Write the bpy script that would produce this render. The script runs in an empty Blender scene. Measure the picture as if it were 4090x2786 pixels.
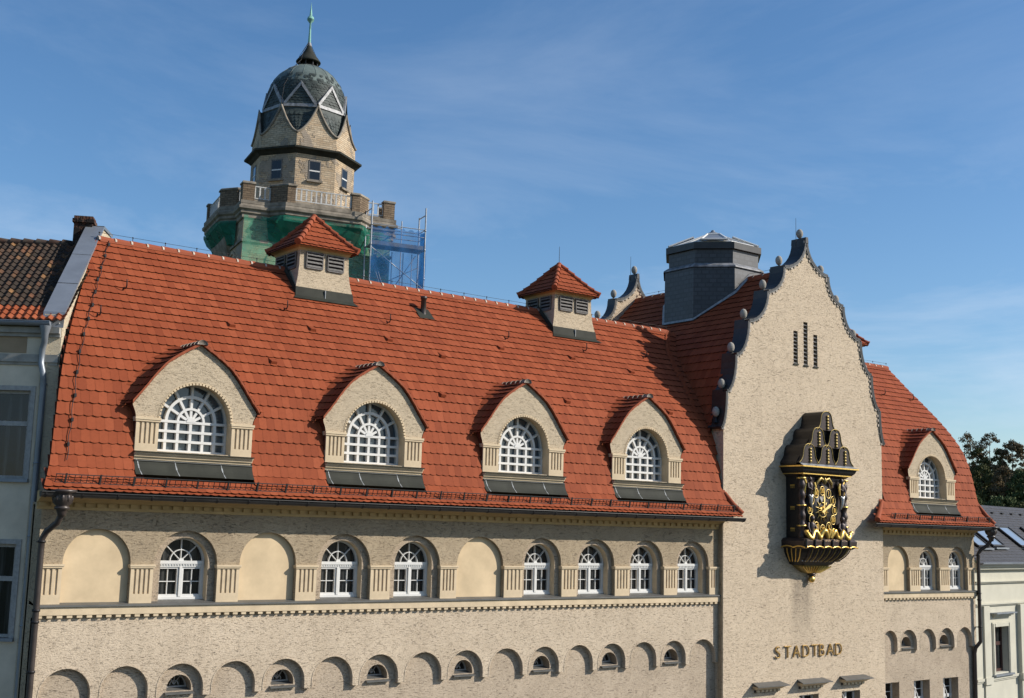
import bpy, math, random
from mathutils import Vector, Matrix
from mathutils.geometry import tessellate_polygon
random.seed(11)
scene = bpy.context.scene
PI = math.pi
rad = math.radians

# ------------------------------------------------------------------ camera
CAM_F, YAW, PITCH, ROLL = 4875.947, rad(37.08306), rad(8.34437), rad(1.55949)
fw = Vector((math.sin(YAW)*math.cos(PITCH), math.cos(YAW)*math.cos(PITCH), math.sin(PITCH)))
rt = Vector((math.cos(YAW), -math.sin(YAW), 0))
up = rt.cross(fw)
r2 = rt*math.cos(ROLL) + up*math.sin(ROLL)
u2 = -rt*math.sin(ROLL) + up*math.cos(ROLL)
cd = bpy.data.cameras.new("camera"); cam = bpy.data.objects.new("camera", cd)
scene.collection.objects.link(cam)
cd.sensor_width = 36.0; cd.lens = CAM_F/4090*36.0
cd.clip_start = 0.5; cd.clip_end = 3000
cam.matrix_world = Matrix(((r2.x, u2.x, -fw.x, 0), (r2.y, u2.y, -fw.y, -34), (r2.z, u2.z, -fw.z, 0), (0, 0, 0, 1)))
scene.camera = cam

# ------------------------------------------------------------------ sun, sky, exposure
SUN_DIR = Vector((1.14, -1.0, 0.95)).normalized()          # towards the sun
sd = bpy.data.lights.new("sun", 'SUN'); sd.energy = 5.0; sd.angle = rad(0.5); sd.color = (1.0, 0.94, 0.85)
sun = bpy.data.objects.new("sun", sd); scene.collection.objects.link(sun)
sun.rotation_euler = SUN_DIR.to_track_quat('Z', 'Y').to_euler()
scene.view_settings.view_transform = 'Standard'; scene.view_settings.look = 'None'
scene.view_settings.gamma = 1; scene.view_settings.exposure = 0.16
world = bpy.data.worlds.new("World"); scene.world = world; world.use_nodes = True
wn, wl = world.node_tree.nodes, world.node_tree.links
wn.clear()
wo = wn.new('ShaderNodeOutputWorld'); bg = wn.new('ShaderNodeBackground'); bg.inputs[1].default_value = 0.125
sky = wn.new('ShaderNodeTexSky'); sky.sky_type = 'NISHITA'; sky.sun_disc = False
sky.sun_elevation = math.asin(SUN_DIR.z); sky.sun_rotation = math.atan2(SUN_DIR.x, SUN_DIR.y)
sky.air_density = 1.0; sky.dust_density = 0.6; sky.ozone_density = 3.4; sky.altitude = 100
hs = wn.new('ShaderNodeHueSaturation'); hs.inputs['Saturation'].default_value = 1.16; hs.inputs['Hue'].default_value = 0.500
tc = wn.new('ShaderNodeTexCoord')
mp = wn.new('ShaderNodeMapping'); mp.inputs['Rotation'].default_value = (0.15, -0.35, 0.5); mp.inputs['Scale'].default_value = (2.6, 2.4, 8.5)
nz = wn.new('ShaderNodeTexNoise'); nz.inputs['Scale'].default_value = 0.9; nz.inputs['Detail'].default_value = 9; nz.inputs['Roughness'].default_value = 0.62; nz.inputs['Distortion'].default_value = 0.5
cr = wn.new('ShaderNodeValToRGB'); cr.color_ramp.elements[0].position = 0.46; cr.color_ramp.elements[0].color = (0, 0, 0, 1)
cr.color_ramp.elements[1].position = 0.78; cr.color_ramp.elements[1].color = (0.75, 0.75, 0.75, 1)
mx = wn.new('ShaderNodeMixRGB'); mx.inputs[2].default_value = (5.3, 6.0, 7.0, 1)
wl.new(tc.outputs['Generated'], mp.inputs[0]); wl.new(mp.outputs[0], nz.inputs['Vector']); wl.new(nz.outputs[0], cr.inputs[0])
sep = wn.new('ShaderNodeSeparateXYZ'); wl.new(tc.outputs['Generated'], sep.inputs[0])
mr = wn.new('ShaderNodeMapRange'); mr.interpolation_type = 'SMOOTHSTEP'; mr.inputs['From Min'].default_value = 0.10; mr.inputs['From Max'].default_value = 0.34; mr.inputs['To Min'].default_value = 1.0; mr.inputs['To Max'].default_value = 0.22
wl.new(sep.outputs[2], mr.inputs['Value']); mm = wn.new('ShaderNodeMath'); mm.operation = 'MULTIPLY'; wl.new(cr.outputs[0], mm.inputs[0]); wl.new(mr.outputs[0], mm.inputs[1])
wl.new(sky.outputs[0], hs.inputs['Color']); wl.new(mm.outputs[0], mx.inputs[0]); wl.new(hs.outputs[0], mx.inputs[1])
wl.new(mx.outputs[0], bg.inputs[0]); wl.new(bg.outputs[0], wo.inputs[0])

# ------------------------------------------------------------------ materials
def rgb(c): return (c[0], c[1], c[2], 1)
class NT:
    def __init__(s, name):
        s.m = bpy.data.materials.new(name); s.m.use_nodes = True
        s.n = s.m.node_tree.nodes; s.l = s.m.node_tree.links
        s.b = s.n['Principled BSDF']; s.tc = None
    def new(s, t): return s.n.new(t)
    def link(s, a, b): s.l.new(a, b)
    def coord(s, scale=(1, 1, 1), kind='Object', loc=(0, 0, 0)):
        if s.tc is None: s.tc = s.new('ShaderNodeTexCoord')
        m = s.new('ShaderNodeMapping'); m.inputs['Scale'].default_value = scale; m.inputs['Location'].default_value = loc
        s.link(s.tc.outputs[kind], m.inputs[0]); return m.outputs[0]
    def noise(s, vec, scale, detail=4, rough=0.55, dist=0):
        n = s.new('ShaderNodeTexNoise'); n.inputs['Scale'].default_value = scale; n.inputs['Detail'].default_value = detail
        n.inputs['Roughness'].default_value = rough; n.inputs['Distortion'].default_value = dist
        s.link(vec, n.inputs['Vector']); return n.outputs[0]
    def ramp(s, fac, stops):
        r = s.new('ShaderNodeValToRGB'); e = r.color_ramp.elements
        while len(e) < len(stops): e.new(0.5)
        for k, (p, c) in enumerate(stops):
            e[k].position = p; e[k].color = rgb(c) if not isinstance(c, (int, float)) else (c, c, c, 1)
        s.link(fac, r.inputs[0]); return r.outputs[0]
    def mix(s, fac, a, b, mode='MIX'):
        m = s.new('ShaderNodeMixRGB'); m.blend_type = mode
        for k, x in ((0, fac), (1, a), (2, b)):
            if isinstance(x, (int, float)): m.inputs[k].default_value = x if k == 0 else (x, x, x, 1)
            elif isinstance(x, (tuple, list)): m.inputs[k].default_value = rgb(x)
            else: s.link(x, m.inputs[k])
        return m.outputs[0]
    def math(s, op, a, b):
        m = s.new('ShaderNodeMath'); m.operation = op
        for k, x in ((0, a), (1, b)):
            if isinstance(x, (int, float)): m.inputs[k].default_value = x
            else: s.link(x, m.inputs[k])
        return m.outputs[0]
    def bump(s, h, strength=0.3, dist=0.02):
        b = s.new('ShaderNodeBump'); b.inputs['Strength'].default_value = strength; b.inputs['Distance'].default_value = dist
        s.link(h, b.inputs['Height']); s.link(b.outputs[0], s.b.inputs['Normal'])
    def out(s, col=None, rough=0.8, metal=0.0, spec=0.3):
        if col is not None:
            if isinstance(col, (tuple, list)): s.b.inputs['Base Color'].default_value = rgb(col)
            else: s.link(col, s.b.inputs['Base Color'])
        s.b.inputs['Roughness'].default_value = rough; s.b.inputs['Metallic'].default_value = metal
        s.b.inputs['Specular IOR Level'].default_value = spec
        return s.m

def plain(name, c, rough=0.6, metal=0.0, var=0.25, scale=3.0, spec=0.3, bump=0.0, detail=5):
    t = NT(name); v = t.coord()
    n = t.noise(v, scale, detail, 0.6)
    col = t.mix(t.ramp(n, [(0.3, 0.0), (0.7, 1.0)]), tuple(x*(1-var) for x in c), tuple(min(1, x*(1+var*0.7)) for x in c))
    if bump: t.bump(n, bump, 0.02)
    return t.out(col, rough, metal, spec)

def drip_mask(t):
    """rain stain under the clock console"""
    s = t.new('ShaderNodeSeparateXYZ'); t.link(t.coord(), s.inputs[0])
    n = t.noise(t.coord((3, 3, .5)), 1.2, 5, .65)
    dx = t.math('ABSOLUTE', t.math('ADD', s.outputs[0], -40.95), 0); fx = t.ramp(t.math('ADD', dx, t.math('MULTIPLY', n, .35)), [(.55, 1.0), (1.0, 0.0)])
    z = t.math('MULTIPLY', t.math('ADD', s.outputs[2], 4.9), .3); fz = t.ramp(z, [(0.05, 0.0), (.75, 1.0), (.93, 1.0), (1.0, 0.0)])
    return t.math('MULTIPLY', t.math('MULTIPLY', fx, fz), t.math('MULTIPLY', n, 1.25))
def stucco(name, light, dark, scratch, amount=0.75, stain=0.5, seed=0.0, size=1.0, drip=False):
    """coarse plaster raked sideways: short dark grooves running along the wall, blotchy soot"""
    t = NT(name)
    v1 = t.coord((5.5*size, 5.5*size, 30*size), loc=(seed, 0, seed)); n1 = t.noise(v1, 1.15, 5, 0.62, 0.9)
    v2 = t.coord((11*size, 11*size, 44*size), loc=(3+seed, 0, 1)); n2 = t.noise(v2, 1.0, 4, 0.6, 1.4)
    v3 = t.coord((1, 1, 1), loc=(seed, 2, 0)); n3 = t.noise(v3, 0.55, 6, 0.62)
    n5 = t.noise(v3, 2.2, 5, 0.6)
    g1 = t.ramp(n1, [(0.345, 1.0), (0.42, 0.0)]); g2 = t.ramp(n2, [(0.33, 1.0), (0.41, 0.0)])
    g = t.math('MAXIMUM', g1, g2)
    dens = t.ramp(n5, [(0.3, 0.25), (0.62, 1.0)])
    base = t.mix(t.ramp(n3, [(0.33, 0.0), (0.68, stain)]), light, dark)
    base = t.mix(t.ramp(n5, [(0.45, 0.0), (0.75, 0.30)]), base, dark)
    st = t.ramp(t.noise(t.coord((2.4, 2.4, .16), loc=(seed, 1, 0)), 1.0, 5, .6), [(.50, 0.0), (.72, .55)]); base = t.mix(st, base, dark)
    if drip: base = t.mix(drip_mask(t), base, scratch)
    fine = t.noise(t.coord((1, 1, 1.6)), 22*size, 3, 0.6)
    base = t.mix(0.30, base, t.ramp(fine, [(0.3, tuple(x*0.62 for x in light)), (0.62, tuple(min(1, x*1.12) for x in light))]))
    fac = t.math('MULTIPLY', t.math('MULTIPLY', g, dens), amount)
    col = t.mix(fac, base, scratch)
    h = t.math('SUBTRACT', fine, t.math('MULTIPLY', g, 1.6))
    t.bump(h, 0.7, 0.025)
    return t.out(col, 0.92, 0, 0.1)

def tilemat(name, stops, soot=0.0, rough=0.7, moss=None):
    t = NT(name); g = t.new('ShaderNodeNewGeometry')
    col = t.ramp(g.outputs['Random Per Island'], stops)
    v = t.coord(); n = t.noise(v, 0.35, 5, 0.6); n2 = t.noise(t.coord((9, 9, 9)), 1.0, 4, 0.6)
    col = t.mix(t.ramp(n, [(0.40, 0.0), (0.75, 0.30+soot)]), col, tuple(x*0.62 for x in stops[0][1]))
    col = t.mix(t.ramp(n2, [(0.45, 0.0), (0.75, 0.28)]), col, tuple(x*0.7 for x in stops[0][1]))
    if moss:
        n4 = t.noise(t.coord((1, 1, 1), loc=(5, 5, 5)), 1.6, 6, 0.7); col = t.mix(t.ramp(n4, [(0.35, 0.0), (0.6, 0.75)]), col, moss)
    t.bump(n2, 0.15, 0.01)
    return t.out(col, rough, 0, 0.08)

M = {}
M['stucco_low'] = stucco('rough_plaster_pale', (0.61, 0.50, 0.37), (0.43, 0.345, 0.25), (0.11, 0.09, 0.075), 0.85, 0.75)
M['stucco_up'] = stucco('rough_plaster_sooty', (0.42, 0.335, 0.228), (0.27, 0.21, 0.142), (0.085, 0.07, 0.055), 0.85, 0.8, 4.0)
M['stucco_foot'] = stucco('rough_plaster_foot', (0.51, 0.415, 0.31), (0.35, 0.28, 0.205), (0.11, 0.09, 0.075), 0.85, 0.8, 12.0)
M['frame_grey'] = plain('weathered_white_frame', (0.40, 0.39, 0.37), 0.7, 0, 0.2, 8)
M['stucco_niche'] = stucco('rough_plaster_niche', (0.46, 0.365, 0.265), (0.335, 0.265, 0.19), (0.12, 0.10, 0.085), 0.65, 0.6, 9.0)
M['stucco_gable'] = stucco('rough_plaster_gable', (0.61, 0.495, 0.36), (0.47, 0.375, 0.27), (0.12, 0.10, 0.08), 0.78, 0.6, 2.0, 1.0, True)
M['stucco_dormer'] = stucco('rough_plaster_dormer', (0.54, 0.44, 0.31), (0.42, 0.34, 0.24), (0.12, 0.10, 0.075), 0.8, 0.5, 6.0, 1.15)
M['cream'] = plain('cream_render', (0.60, 0.465, 0.295), 0.88, 0, 0.17, 1.1, 0.1, 0.15, 8)
M['cream_trim'] = plain('cream_moulding', (0.585, 0.465, 0.31), 0.8, 0, 0.18, 2.2, 0.15, 0.1)
M['ochre_trim'] = plain('ochre_moulding', (0.50, 0.35, 0.17), 0.8, 0, 0.16, 1.5, 0.15)
M['white'] = plain('white_paint', (0.61, 0.60, 0.57), 0.55, 0, 0.05, 4, 0.4)
def window_glass():
    t = NT('dark_window_glass'); n = t.noise(t.coord((5.5, 5.5, .35)), 1.0, 3, .5); w = t.noise(t.coord((1.2, 1.2, 1.2)), 1.5, 2, .5)
    t.bump(w, .06, .05)
    return t.out(t.ramp(n, [(.52, (.010, .011, .012)), (.60, (.026, .027, .027)), (.70, (.055, .055, .052))]), .04, 0, .5)
M['glass'] = window_glass()
def dormer_glass():
    t = NT('pale_window_glass'); n = t.noise(t.coord((1, 1, 1)), 1.1, 3, 0.5)
    return t.out(t.ramp(n, [(0.35, (0.035, 0.048, 0.062)), (0.65, (0.10, 0.125, 0.145))]), 0.08, 0, 0.6)
M['glass_pale'] = dormer_glass()
M['curtain'] = plain('net_curtain', (0.36, 0.36, 0.33), 0.9, 0, 0.3, 6)
M['zinc'] = plain('grey_zinc', (0.235, 0.255, 0.28), 0.42, 0.35, 0.16, 1.2, 0.5)
M['lead'] = plain('weathered_sheet_metal', (0.034, 0.035, 0.027), 0.7, 0.0, 0.3, 1.6, 0.15)
M['lead_top'] = plain('sill_sheet_metal', (0.12, 0.118, 0.11), 0.5, 0.2, 0.2, 2.0, 0.4)
M['solder'] = plain('pale_solder_seam', (0.30, 0.31, 0.31), 0.7, 0.0, 0.4, 8)
M['copper'] = plain('dark_copper', (0.038, 0.036, 0.034), 0.42, 0.3, 0.3, 2.5, 0.5)
M['pipe'] = plain('brown_pipe', (0.055, 0.042, 0.036), 0.4, 0.2, 0.25, 3, 0.5)
M['iron'] = plain('black_iron', (0.022, 0.02, 0.02), 0.5, 0.3, 0.3, 5, 0.4)
M['egg'] = plain('grey_stone_egg', (0.33, 0.305, 0.265), 0.9, 0, 0.3, 9, 0.1, 0.3)
M['tile'] = tilemat('red_plain_tile', [(0.0, (0.225, 0.053, 0.0225)), (0.4, (0.262, 0.0635, 0.0265)), (0.75, (0.285, 0.070, 0.029)), (1.0, (0.315, 0.081, 0.035))])
M['tile_edge'] = plain('sooty_shaded_tile_edge', (0.035, 0.013, 0.009), 0.9, 0, 0.4, 9, 0.05)  # butt ends: soot plus the shadow line of each course, put into the colour
M['tile_deck'] = plain('tile_underlay', (0.11, 0.03, 0.016), 0.9, 0, 0.3, 6)
M['tile_ridge'] = tilemat('red_ridge_tile', [(0.0, (0.265, 0.07, 0.035)), (1.0, (0.33, 0.095, 0.048))])
M['mortar'] = plain('ridge_mortar', (0.47, 0.40, 0.33), 0.9, 0, 0.3, 8)
M['slate'] = plain('dark_slate', (0.045, 0.05, 0.062), 0.5, 0, 0.45, 4, 0.5, 0.2)
M['gold'] = plain('gilding', (0.80, 0.52, 0.14), 0.34, 0.85, 0.2, 12, 0.5)
M['gold_dull'] = plain('dull_gilding', (0.30, 0.22, 0.075), 0.45, 0.7, 0.4, 14, 0.5)
M['clock_black'] = plain('black_copper_sheet', (0.022, 0.019, 0.017), 0.45, 0.3, 0.3, 6, 0.5)
M['clock_brown'] = plain('brown_patinated_copper', (0.045, 0.030, 0.026), 0.45, 0.35, 0.3, 9, 0.5)
M['silver'] = plain('dull_silver', (0.38, 0.38, 0.38), 0.4, 0.6, 0.3, 12)
M['black'] = plain('dark_opening', (0.006, 0.006, 0.006), 0.9, 0, 0.1)
M['wood_grey'] = plain('weathered_grey_wood', (0.16, 0.15, 0.14), 0.85, 0, 0.4, 14)

# ------------------------------------------------------------------ mesh helpers
class MB:
    def __init__(s): s.v = []; s.f = []; s.mi = []; s.mats = []; s.sm = []
    def mat(s, m):
        if isinstance(m, str): m = M[m]
        if m not in s.mats: s.mats.append(m)
        return s.mats.index(m)
    def add(s, vs, fs, m, smooth=False):
        b = len(s.v); k = s.mat(m); s.v.extend([tuple(p) for p in vs])
        for f in fs: s.f.append([b+i for i in f]); s.mi.append(k); s.sm.append(smooth)
    def box(s, x0, x1, y0, y1, z0, z1, m):
        vs = [(x, y, z) for x in (x0, x1) for y in (y0, y1) for z in (z0, z1)]
        s.add(vs, [(0, 1, 3, 2), (4, 6, 7, 5), (0, 4, 5, 1), (2, 3, 7, 6), (0, 2, 6, 4), (1, 5, 7, 3)], m)
    def wall(s, outer, holes, y, m, flip=False):
        loops = [[Vector((p[0], p[1], 0)) for p in L] for L in [outer]+list(holes)]
        flat = [p for L in loops for p in L]
        fs = []
        for t in tessellate_polygon(loops):
            a, b, c_ = (flat[i] for i in t)
            cr_ = (b.x-a.x)*(c_.y-a.y)-(b.y-a.y)*(c_.x-a.x)
            if abs(cr_) < 1e-9: continue
            fs.append(t if (cr_ > 0) != flip else (t[0], t[2], t[1]))
        s.add([(p.x, y, p.y) for p in flat], fs, m)
    def reveal(s, pts, y0, y1, m, closed=False, smooth=False):
        n = len(pts); vs = [(p[0], y0, p[1]) for p in pts]+[(p[0], y1, p[1]) for p in pts]
        fs = [(i, (i+1) % n, n+(i+1) % n, n+i) for i in range(n if closed else n-1)]
        s.add(vs, fs, m, smooth)
    def slab(s, pts, y0, y1, m):              # closed XZ outline, solid between y0 and y1
        s.wall(pts, [], y0, m); s.wall(pts, [], y1, m, True); s.reveal(pts, y0, y1, m, True)
    def sweep_x(s, prof, x0, x1, m, caps=True, smooth=False):   # prof (y,z) closed polygon
        n = len(prof); vs = [(x0, p[0], p[1]) for p in prof]+[(x1, p[0], p[1]) for p in prof]
        s.add(vs, [(i, (i+1) % n, n+(i+1) % n, n+i) for i in range(n)], m, smooth)
        if caps: s.add(vs, [tuple(range(n)), tuple(range(2*n-1, n-1, -1))], m)
    def bar(s, p, q, w, y0, y1, m):           # straight bar in the XZ plane
        p = Vector(p); q = Vector(q); d = (q-p).normalized(); n = Vector((-d.y, d.x))*(w/2)
        s.slab([tuple(p-n), tuple(q-n), tuple(q+n), tuple(p+n)], y0, y1, m)
    def arcbar(s, c, r, a0, a1, w, y0, y1, m, n=20):
        o = [(c[0]+(r+w/2)*math.cos(a0+(a1-a0)*i/n), c[1]+(r+w/2)*math.sin(a0+(a1-a0)*i/n)) for i in range(n+1)]
        k = [(c[0]+(r-w/2)*math.cos(a0+(a1-a0)*i/n), c[1]+(r-w/2)*math.sin(a0+(a1-a0)*i/n)) for i in range(n+1)]
        for i in range(n): s.slab([k[i], o[i], o[i+1], k[i+1]], y0, y1, m)
    def tube(s, pts, r, m, n=8, smooth=True, caps=True):
        pts = [Vector(p) for p in pts]; R = r if isinstance(r, (list, tuple)) else [r]*len(pts)
        vs = []; prev = None
        for i, p in enumerate(pts):
            d = (pts[min(i+1, len(pts)-1)]-pts[max(i-1, 0)]).normalized()
            if prev is None:
                a = Vector((0, 0, 1)) if abs(d.z) < 0.9 else Vector((1, 0, 0))
                nrm = d.cross(a).normalized()
            else: nrm = (prev-d*prev.dot(d)).normalized()
            prev = nrm; bn = d.cross(nrm)
            for k in range(n):
                t = 2*PI*k/n; vs.append(p+(nrm*math.cos(t)+bn*math.sin(t))*R[i])
        fs = [(i*n+k, i*n+(k+1) % n, (i+1)*n+(k+1) % n, (i+1)*n+k) for i in range(len(pts)-1) for k in range(n)]
        s.add(vs, fs, m, smooth)
        if caps: s.add(vs, [tuple(range(n-1, -1, -1)), tuple(range((len(pts)-1)*n, len(pts)*n))], m)
    def lathe(s, prof, c, m, n=20, smooth=True, sx=1, sy=1, phase=0.0, a0=0, a1=2*PI):    # prof (r,z)
        full = abs(a1-a0-2*PI) < 1e-6; cnt = n if full else n+1
        vs = []
        for (r, z) in prof:
            for k in range(cnt):
                t = a0+(a1-a0)*k/n+phase; vs.append((c[0]+sx*r*math.cos(t), c[1]+sy*r*math.sin(t), c[2]+z))
        fs = [(i*cnt+k, i*cnt+(k+1) % cnt, (i+1)*cnt+(k+1) % cnt, (i+1)*cnt+k) for i in range(len(prof)-1) for k in range(n)]
        s.add(vs, fs, m, smooth)
    def ball(s, c, r, m, n=12, sx=1, sy=1, sz=1):
        prof = [(r*math.sin(PI*i/(n//2+2)), -r*sz*math.cos(PI*i/(n//2+2))) for i in range(n//2+3)]
        s.lathe(prof, c, m, n, True, sx, sy)
    def loft(s, rings, m, smooth=False, caps=True):
        n = len(rings[0]); vs = [p for R_ in rings for p in R_]
        s.add(vs, [(i*n+k, i*n+(k+1) % n, (i+1)*n+(k+1) % n, (i+1)*n+k) for i in range(len(rings)-1) for k in range(n)], m, smooth)
        if caps: s.add(vs, [tuple(range(n-1, -1, -1)), tuple(range((len(rings)-1)*n, len(rings)*n))], m)
    def build(s, name, parent=None, loc=(0, 0, 0)):
        me = bpy.data.meshes.new(name); me.from_pydata(s.v, [], s.f); 
        for m in s.mats: me.materials.append(m)
        me.polygons.foreach_set('material_index', s.mi); me.polygons.foreach_set('use_smooth', s.sm)
        me.update()
        o = bpy.data.objects.new(name, me); scene.collection.objects.link(o)
        attach(o, parent, loc); return o

def attach(o, parent, loc=(0, 0, 0)):
    o.location = loc
    if parent is not None:
        o.parent = parent
        if parent.get('_w') is not None and parent.type == 'EMPTY':
            o.matrix_parent_inverse = Matrix.Translation(-parent.location)
def thing(name, label, cat, loc=(0, 0, 0), rotz=0.0, world=True, group=None):
    o = bpy.data.objects.new(name, None); scene.collection.objects.link(o); o.empty_display_size = 0.3
    o.location = loc; o.rotation_euler = (0, 0, rotz); o['label'] = label; o['category'] = cat
    if group: o['group'] = group
    if world and rotz == 0: o['_w'] = 1
    return o
def tag(o, label, cat, group=None):
    o['label'] = label; o['category'] = cat
    if group: o['group'] = group
    return o
KIDS = {}
def copy_tree(o, parent, loc=None, scale=None):
    c_ = o.copy(); scene.collection.objects.link(c_)
    if parent is not None: c_.parent = parent; c_.matrix_parent_inverse = o.matrix_parent_inverse.copy()
    if loc is not None: c_.location = loc
    if scale is not None: c_.scale = scale
    for ch in [x for x in scene.collection.objects if x.parent is o]:
        copy_tree(ch, c_)
    return c_
def arch(cx, h, z0, zs, n=18):
    return [(cx-h, z0)]+[(cx-h*math.cos(PI*i/n), zs+h*math.sin(PI*i/n)) for i in range(n+1)]+[(cx+h, z0)]
def interp(x, tab):
    if x <= tab[0][0]: return tab[0][1]
    for (a, b), (c_, d) in zip(tab, tab[1:]):
        if x <= c_: return b+(d-b)*(x-a)/(c_-a)
    return tab[-1][1]
_txt = 0
def text_mesh(body, size, ext, bevel=0.0, offset=0.0):
    cu = bpy.data.curves.new('txt', 'FONT'); cu.body = body; cu.size = size; cu.extrude = ext; cu.bevel_depth = bevel; cu.offset = offset
    cu.align_x = 'CENTER'; cu.align_y = 'CENTER'
    o = bpy.data.objects.new('txt', cu); scene.collection.objects.link(o)
    dg = bpy.context.evaluated_depsgraph_get(); me = bpy.data.meshes.new_from_object(o.evaluated_get(dg))
    vs = [(v.co.x, -v.co.z, v.co.y) for v in me.vertices]; fs = [tuple(p.vertices) for p in me.polygons]
    bpy.data.objects.remove(o); bpy.data.curves.remove(cu); bpy.data.meshes.remove(me)
    return vs, fs

# ------------------------------------------------------------------ plain-tile courses
def tile_rows(mb, P, N, s0, s1, expo, urange, tw, keep, m='tile', lip=0.078, deck=True, double=True, thick=0.030, clip=None, vclip=None):
    """P(u,s) point, N(u,s) normal. Courses of round-ended tiles, two layers a course."""
    rows = int(round((s1-s0)/expo)); e = (s1-s0)/rows
    for k in range(rows):
        s = s0+k*e
        u0, u1 = urange(s)
        if u1-u0 < 0.1: continue
        n = max(1, int(round((u1-u0)/tw))); w = (u1-u0)/n
        for layer in ((0, 1) if double else (1,)):
            off = (0.5 if layer == 0 else 0.0)
            if k % 2: off = 0.5-off
            for i in range(-1, n+1):
                c0 = u0+(i+off)*w; c1 = c0+w; cm = 0.5*(c0+c1)
                if cm < u0-0.02*w or cm > u1+0.02*w: continue
                if not keep(cm, s+0.5*e): continue
                a = max(c0+0.008*w, u0); b = min(c1-0.008*w, u1)
                if clip:
                    ab = clip(a, b, s+0.5*e)
                    if ab is None: continue
                    a, b = ab
                j = random.uniform(-0.007, 0.007); hj = random.uniform(-0.004, 0.005)
                if layer == 1: sl = s+j*.5; st = min(s+e+0.09, s1+0.05); hl = lip+hj; ht = lip-0.036*1.15
                else: sl = s-0.078+j*.5; st = s+0.16; hl = lip-0.040+hj; ht = 0.012
                vs = []
                def pt(u, ss, h):
                    if vclip: u = vclip(u, ss)
                    return P(u, ss)+N(u, ss)*h
                vs.append(pt(a, st, ht)); vs.append(pt(b, st, ht))
                low = []
                for t in (-1, -0.55, 0, 0.55, 1):
                    u = 0.5*(a+b)+0.5*(b-a)*t
                    low.append((u, sl+0.034*t*t))
                for (u, ss) in low: vs.append(pt(u, ss, hl))
                for (u, ss) in low: vs.append(pt(u, ss, hl-thick))
                mb.add(vs, [(0, 2, 3, 4, 5, 6, 1)], m)
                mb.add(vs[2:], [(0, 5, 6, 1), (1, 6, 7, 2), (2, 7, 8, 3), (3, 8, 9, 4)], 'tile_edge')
        if deck:
            nd = max(1, int((u1-u0)/0.3)); wd = (u1-u0)/nd
            for i in range(nd):
                a = u0+i*wd; b = a+wd
                if keep(0.5*(a+b), s+0.5*e):
                    mb.add([P(a, s)+N(a, s)*-0.02, P(b, s)+N(b, s)*-0.02, P(b, s+e)+N(b, s+e)*-0.02, P(a, s+e)+N(a, s+e)*-0.02], [(0, 1, 2, 3)], 'tile_deck')

class Profile:
    """polyline (a,z) with arc length, smoothed"""
    def __init__(s, pts):
        q = []
        for i in range(len(pts)-1):
            p0 = pts[max(i-1, 0)]; p1 = pts[i]; p2 = pts[i+1]; p3 = pts[min(i+2, len(pts)-1)]
            for k in range(6):
                t = k/6
                q.append(tuple(0.5*((2*p1[j])+(-p0[j]+p2[j])*t+(2*p0[j]-5*p1[j]+4*p2[j]-p3[j])*t*t+(-p0[j]+3*p1[j]-3*p2[j]+p3[j])*t**3) for j in (0, 1)))
        q.append(pts[-1]); s.q = q; s.L = [0]
        for a, b in zip(q, q[1:]): s.L.append(s.L[-1]+math.hypot(b[0]-a[0], b[1]-a[1]))
        s.len = s.L[-1]
        s.zt = [(p[1], p[0]) for p in q]; s.at = [(p[0], p[1]) for p in q]
        s.zl = [(p[1], l) for p, l in zip(q, s.L)]
    def at_s(s, x):
        x = max(-0.3, min(s.len+0.3, x))
        i = 0
        lo, hi = 0, len(s.L)-2
        while lo < hi:
            m = (lo+hi+1)//2
            if s.L[m] <= x: lo = m
            else: hi = m-1
        i = lo
        t = (x-s.L[i])/(s.L[i+1]-s.L[i]); a, b = s.q[i], s.q[i+1]
        p = (a[0]+(b[0]-a[0])*t, a[1]+(b[1]-a[1])*t)
        j0 = max(i-2, 0); j1 = min(i+3, len(s.q)-1)
        d = (s.q[j1][0]-s.q[j0][0], s.q[j1][1]-s.q[j0][1]); l = math.hypot(*d)
        return p, (-d[1]/l, d[0]/l)
    def a_of_z(s, z): return interp(z, s.zt)
    def z_of_a(s, a): return interp(a, s.at)
# ================================================================== the bath house
GZ = -12.5
BLD = thing('bath_building', 'long plastered bath house with orange tiled roof, arched dormers and curved gable', 'building', (32, 0, GZ))
XL, XR = 10.0, 54.0            # wing ends
GX0, GX1, GC = 36.22, 46.5, 41.36   # gable
GY = -0.25
MAIN = Profile([(-.90, .68), (-.60, .98), (-.36, 1.29), (-.2, 1.77), (-.08, 2.29), (.03, 2.8), (.17, 3.32), (.35, 3.85), (.59, 4.34), (.93, 4.83), (1.35, 5.35), (1.83, 5.87), (2.35, 6.39), (2.98, 7.0), (3.64, 7.63), (4.2, 8.2), (4.85, 8.84)])
RY, RZ = 4.85, 8.84
CROSS = Profile([(36.02, 3.9), (36.2, 4.5), (36.42, 5.2), (36.68, 6.0), (37.0, 6.85), (37.4, 7.6), (38.0, 8.27), (38.8, 9.05), (39.8, 10.0), (GC, 11.5)])
CUSPS = [(0, 12.72), (1.43, 11.3), (2.47, 10.1), (3.66, 8.69), (4.42, 7.2), (4.97, 5.65), (5.3, 4.14)]
DORM = [14.10, 20.14, 26.18, 32.08, 50.37]
BACKY = 9.7

def gable_outline():
    right = []
    for (d0, z0), (d1, z1) in zip(CUSPS, CUSPS[1:]):
        w, h = d1-d0, z0-z1
        right.append((d0, z0))
        for i in range(1, 9):
            th = rad(82)*i/8
            right.append((d0+w*(1-math.cos(th))/(1-math.cos(rad(82))), z0-h*math.sin(th)/math.sin(rad(82))*(0.985 if i == 8 else 1)))
    right = [p for k, p in enumerate(right) if k == 0 or math.hypot(p[0]-right[k-1][0], p[1]-right[k-1][1]) > 0.03]
    return right
GOUT = gable_outline()

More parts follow.
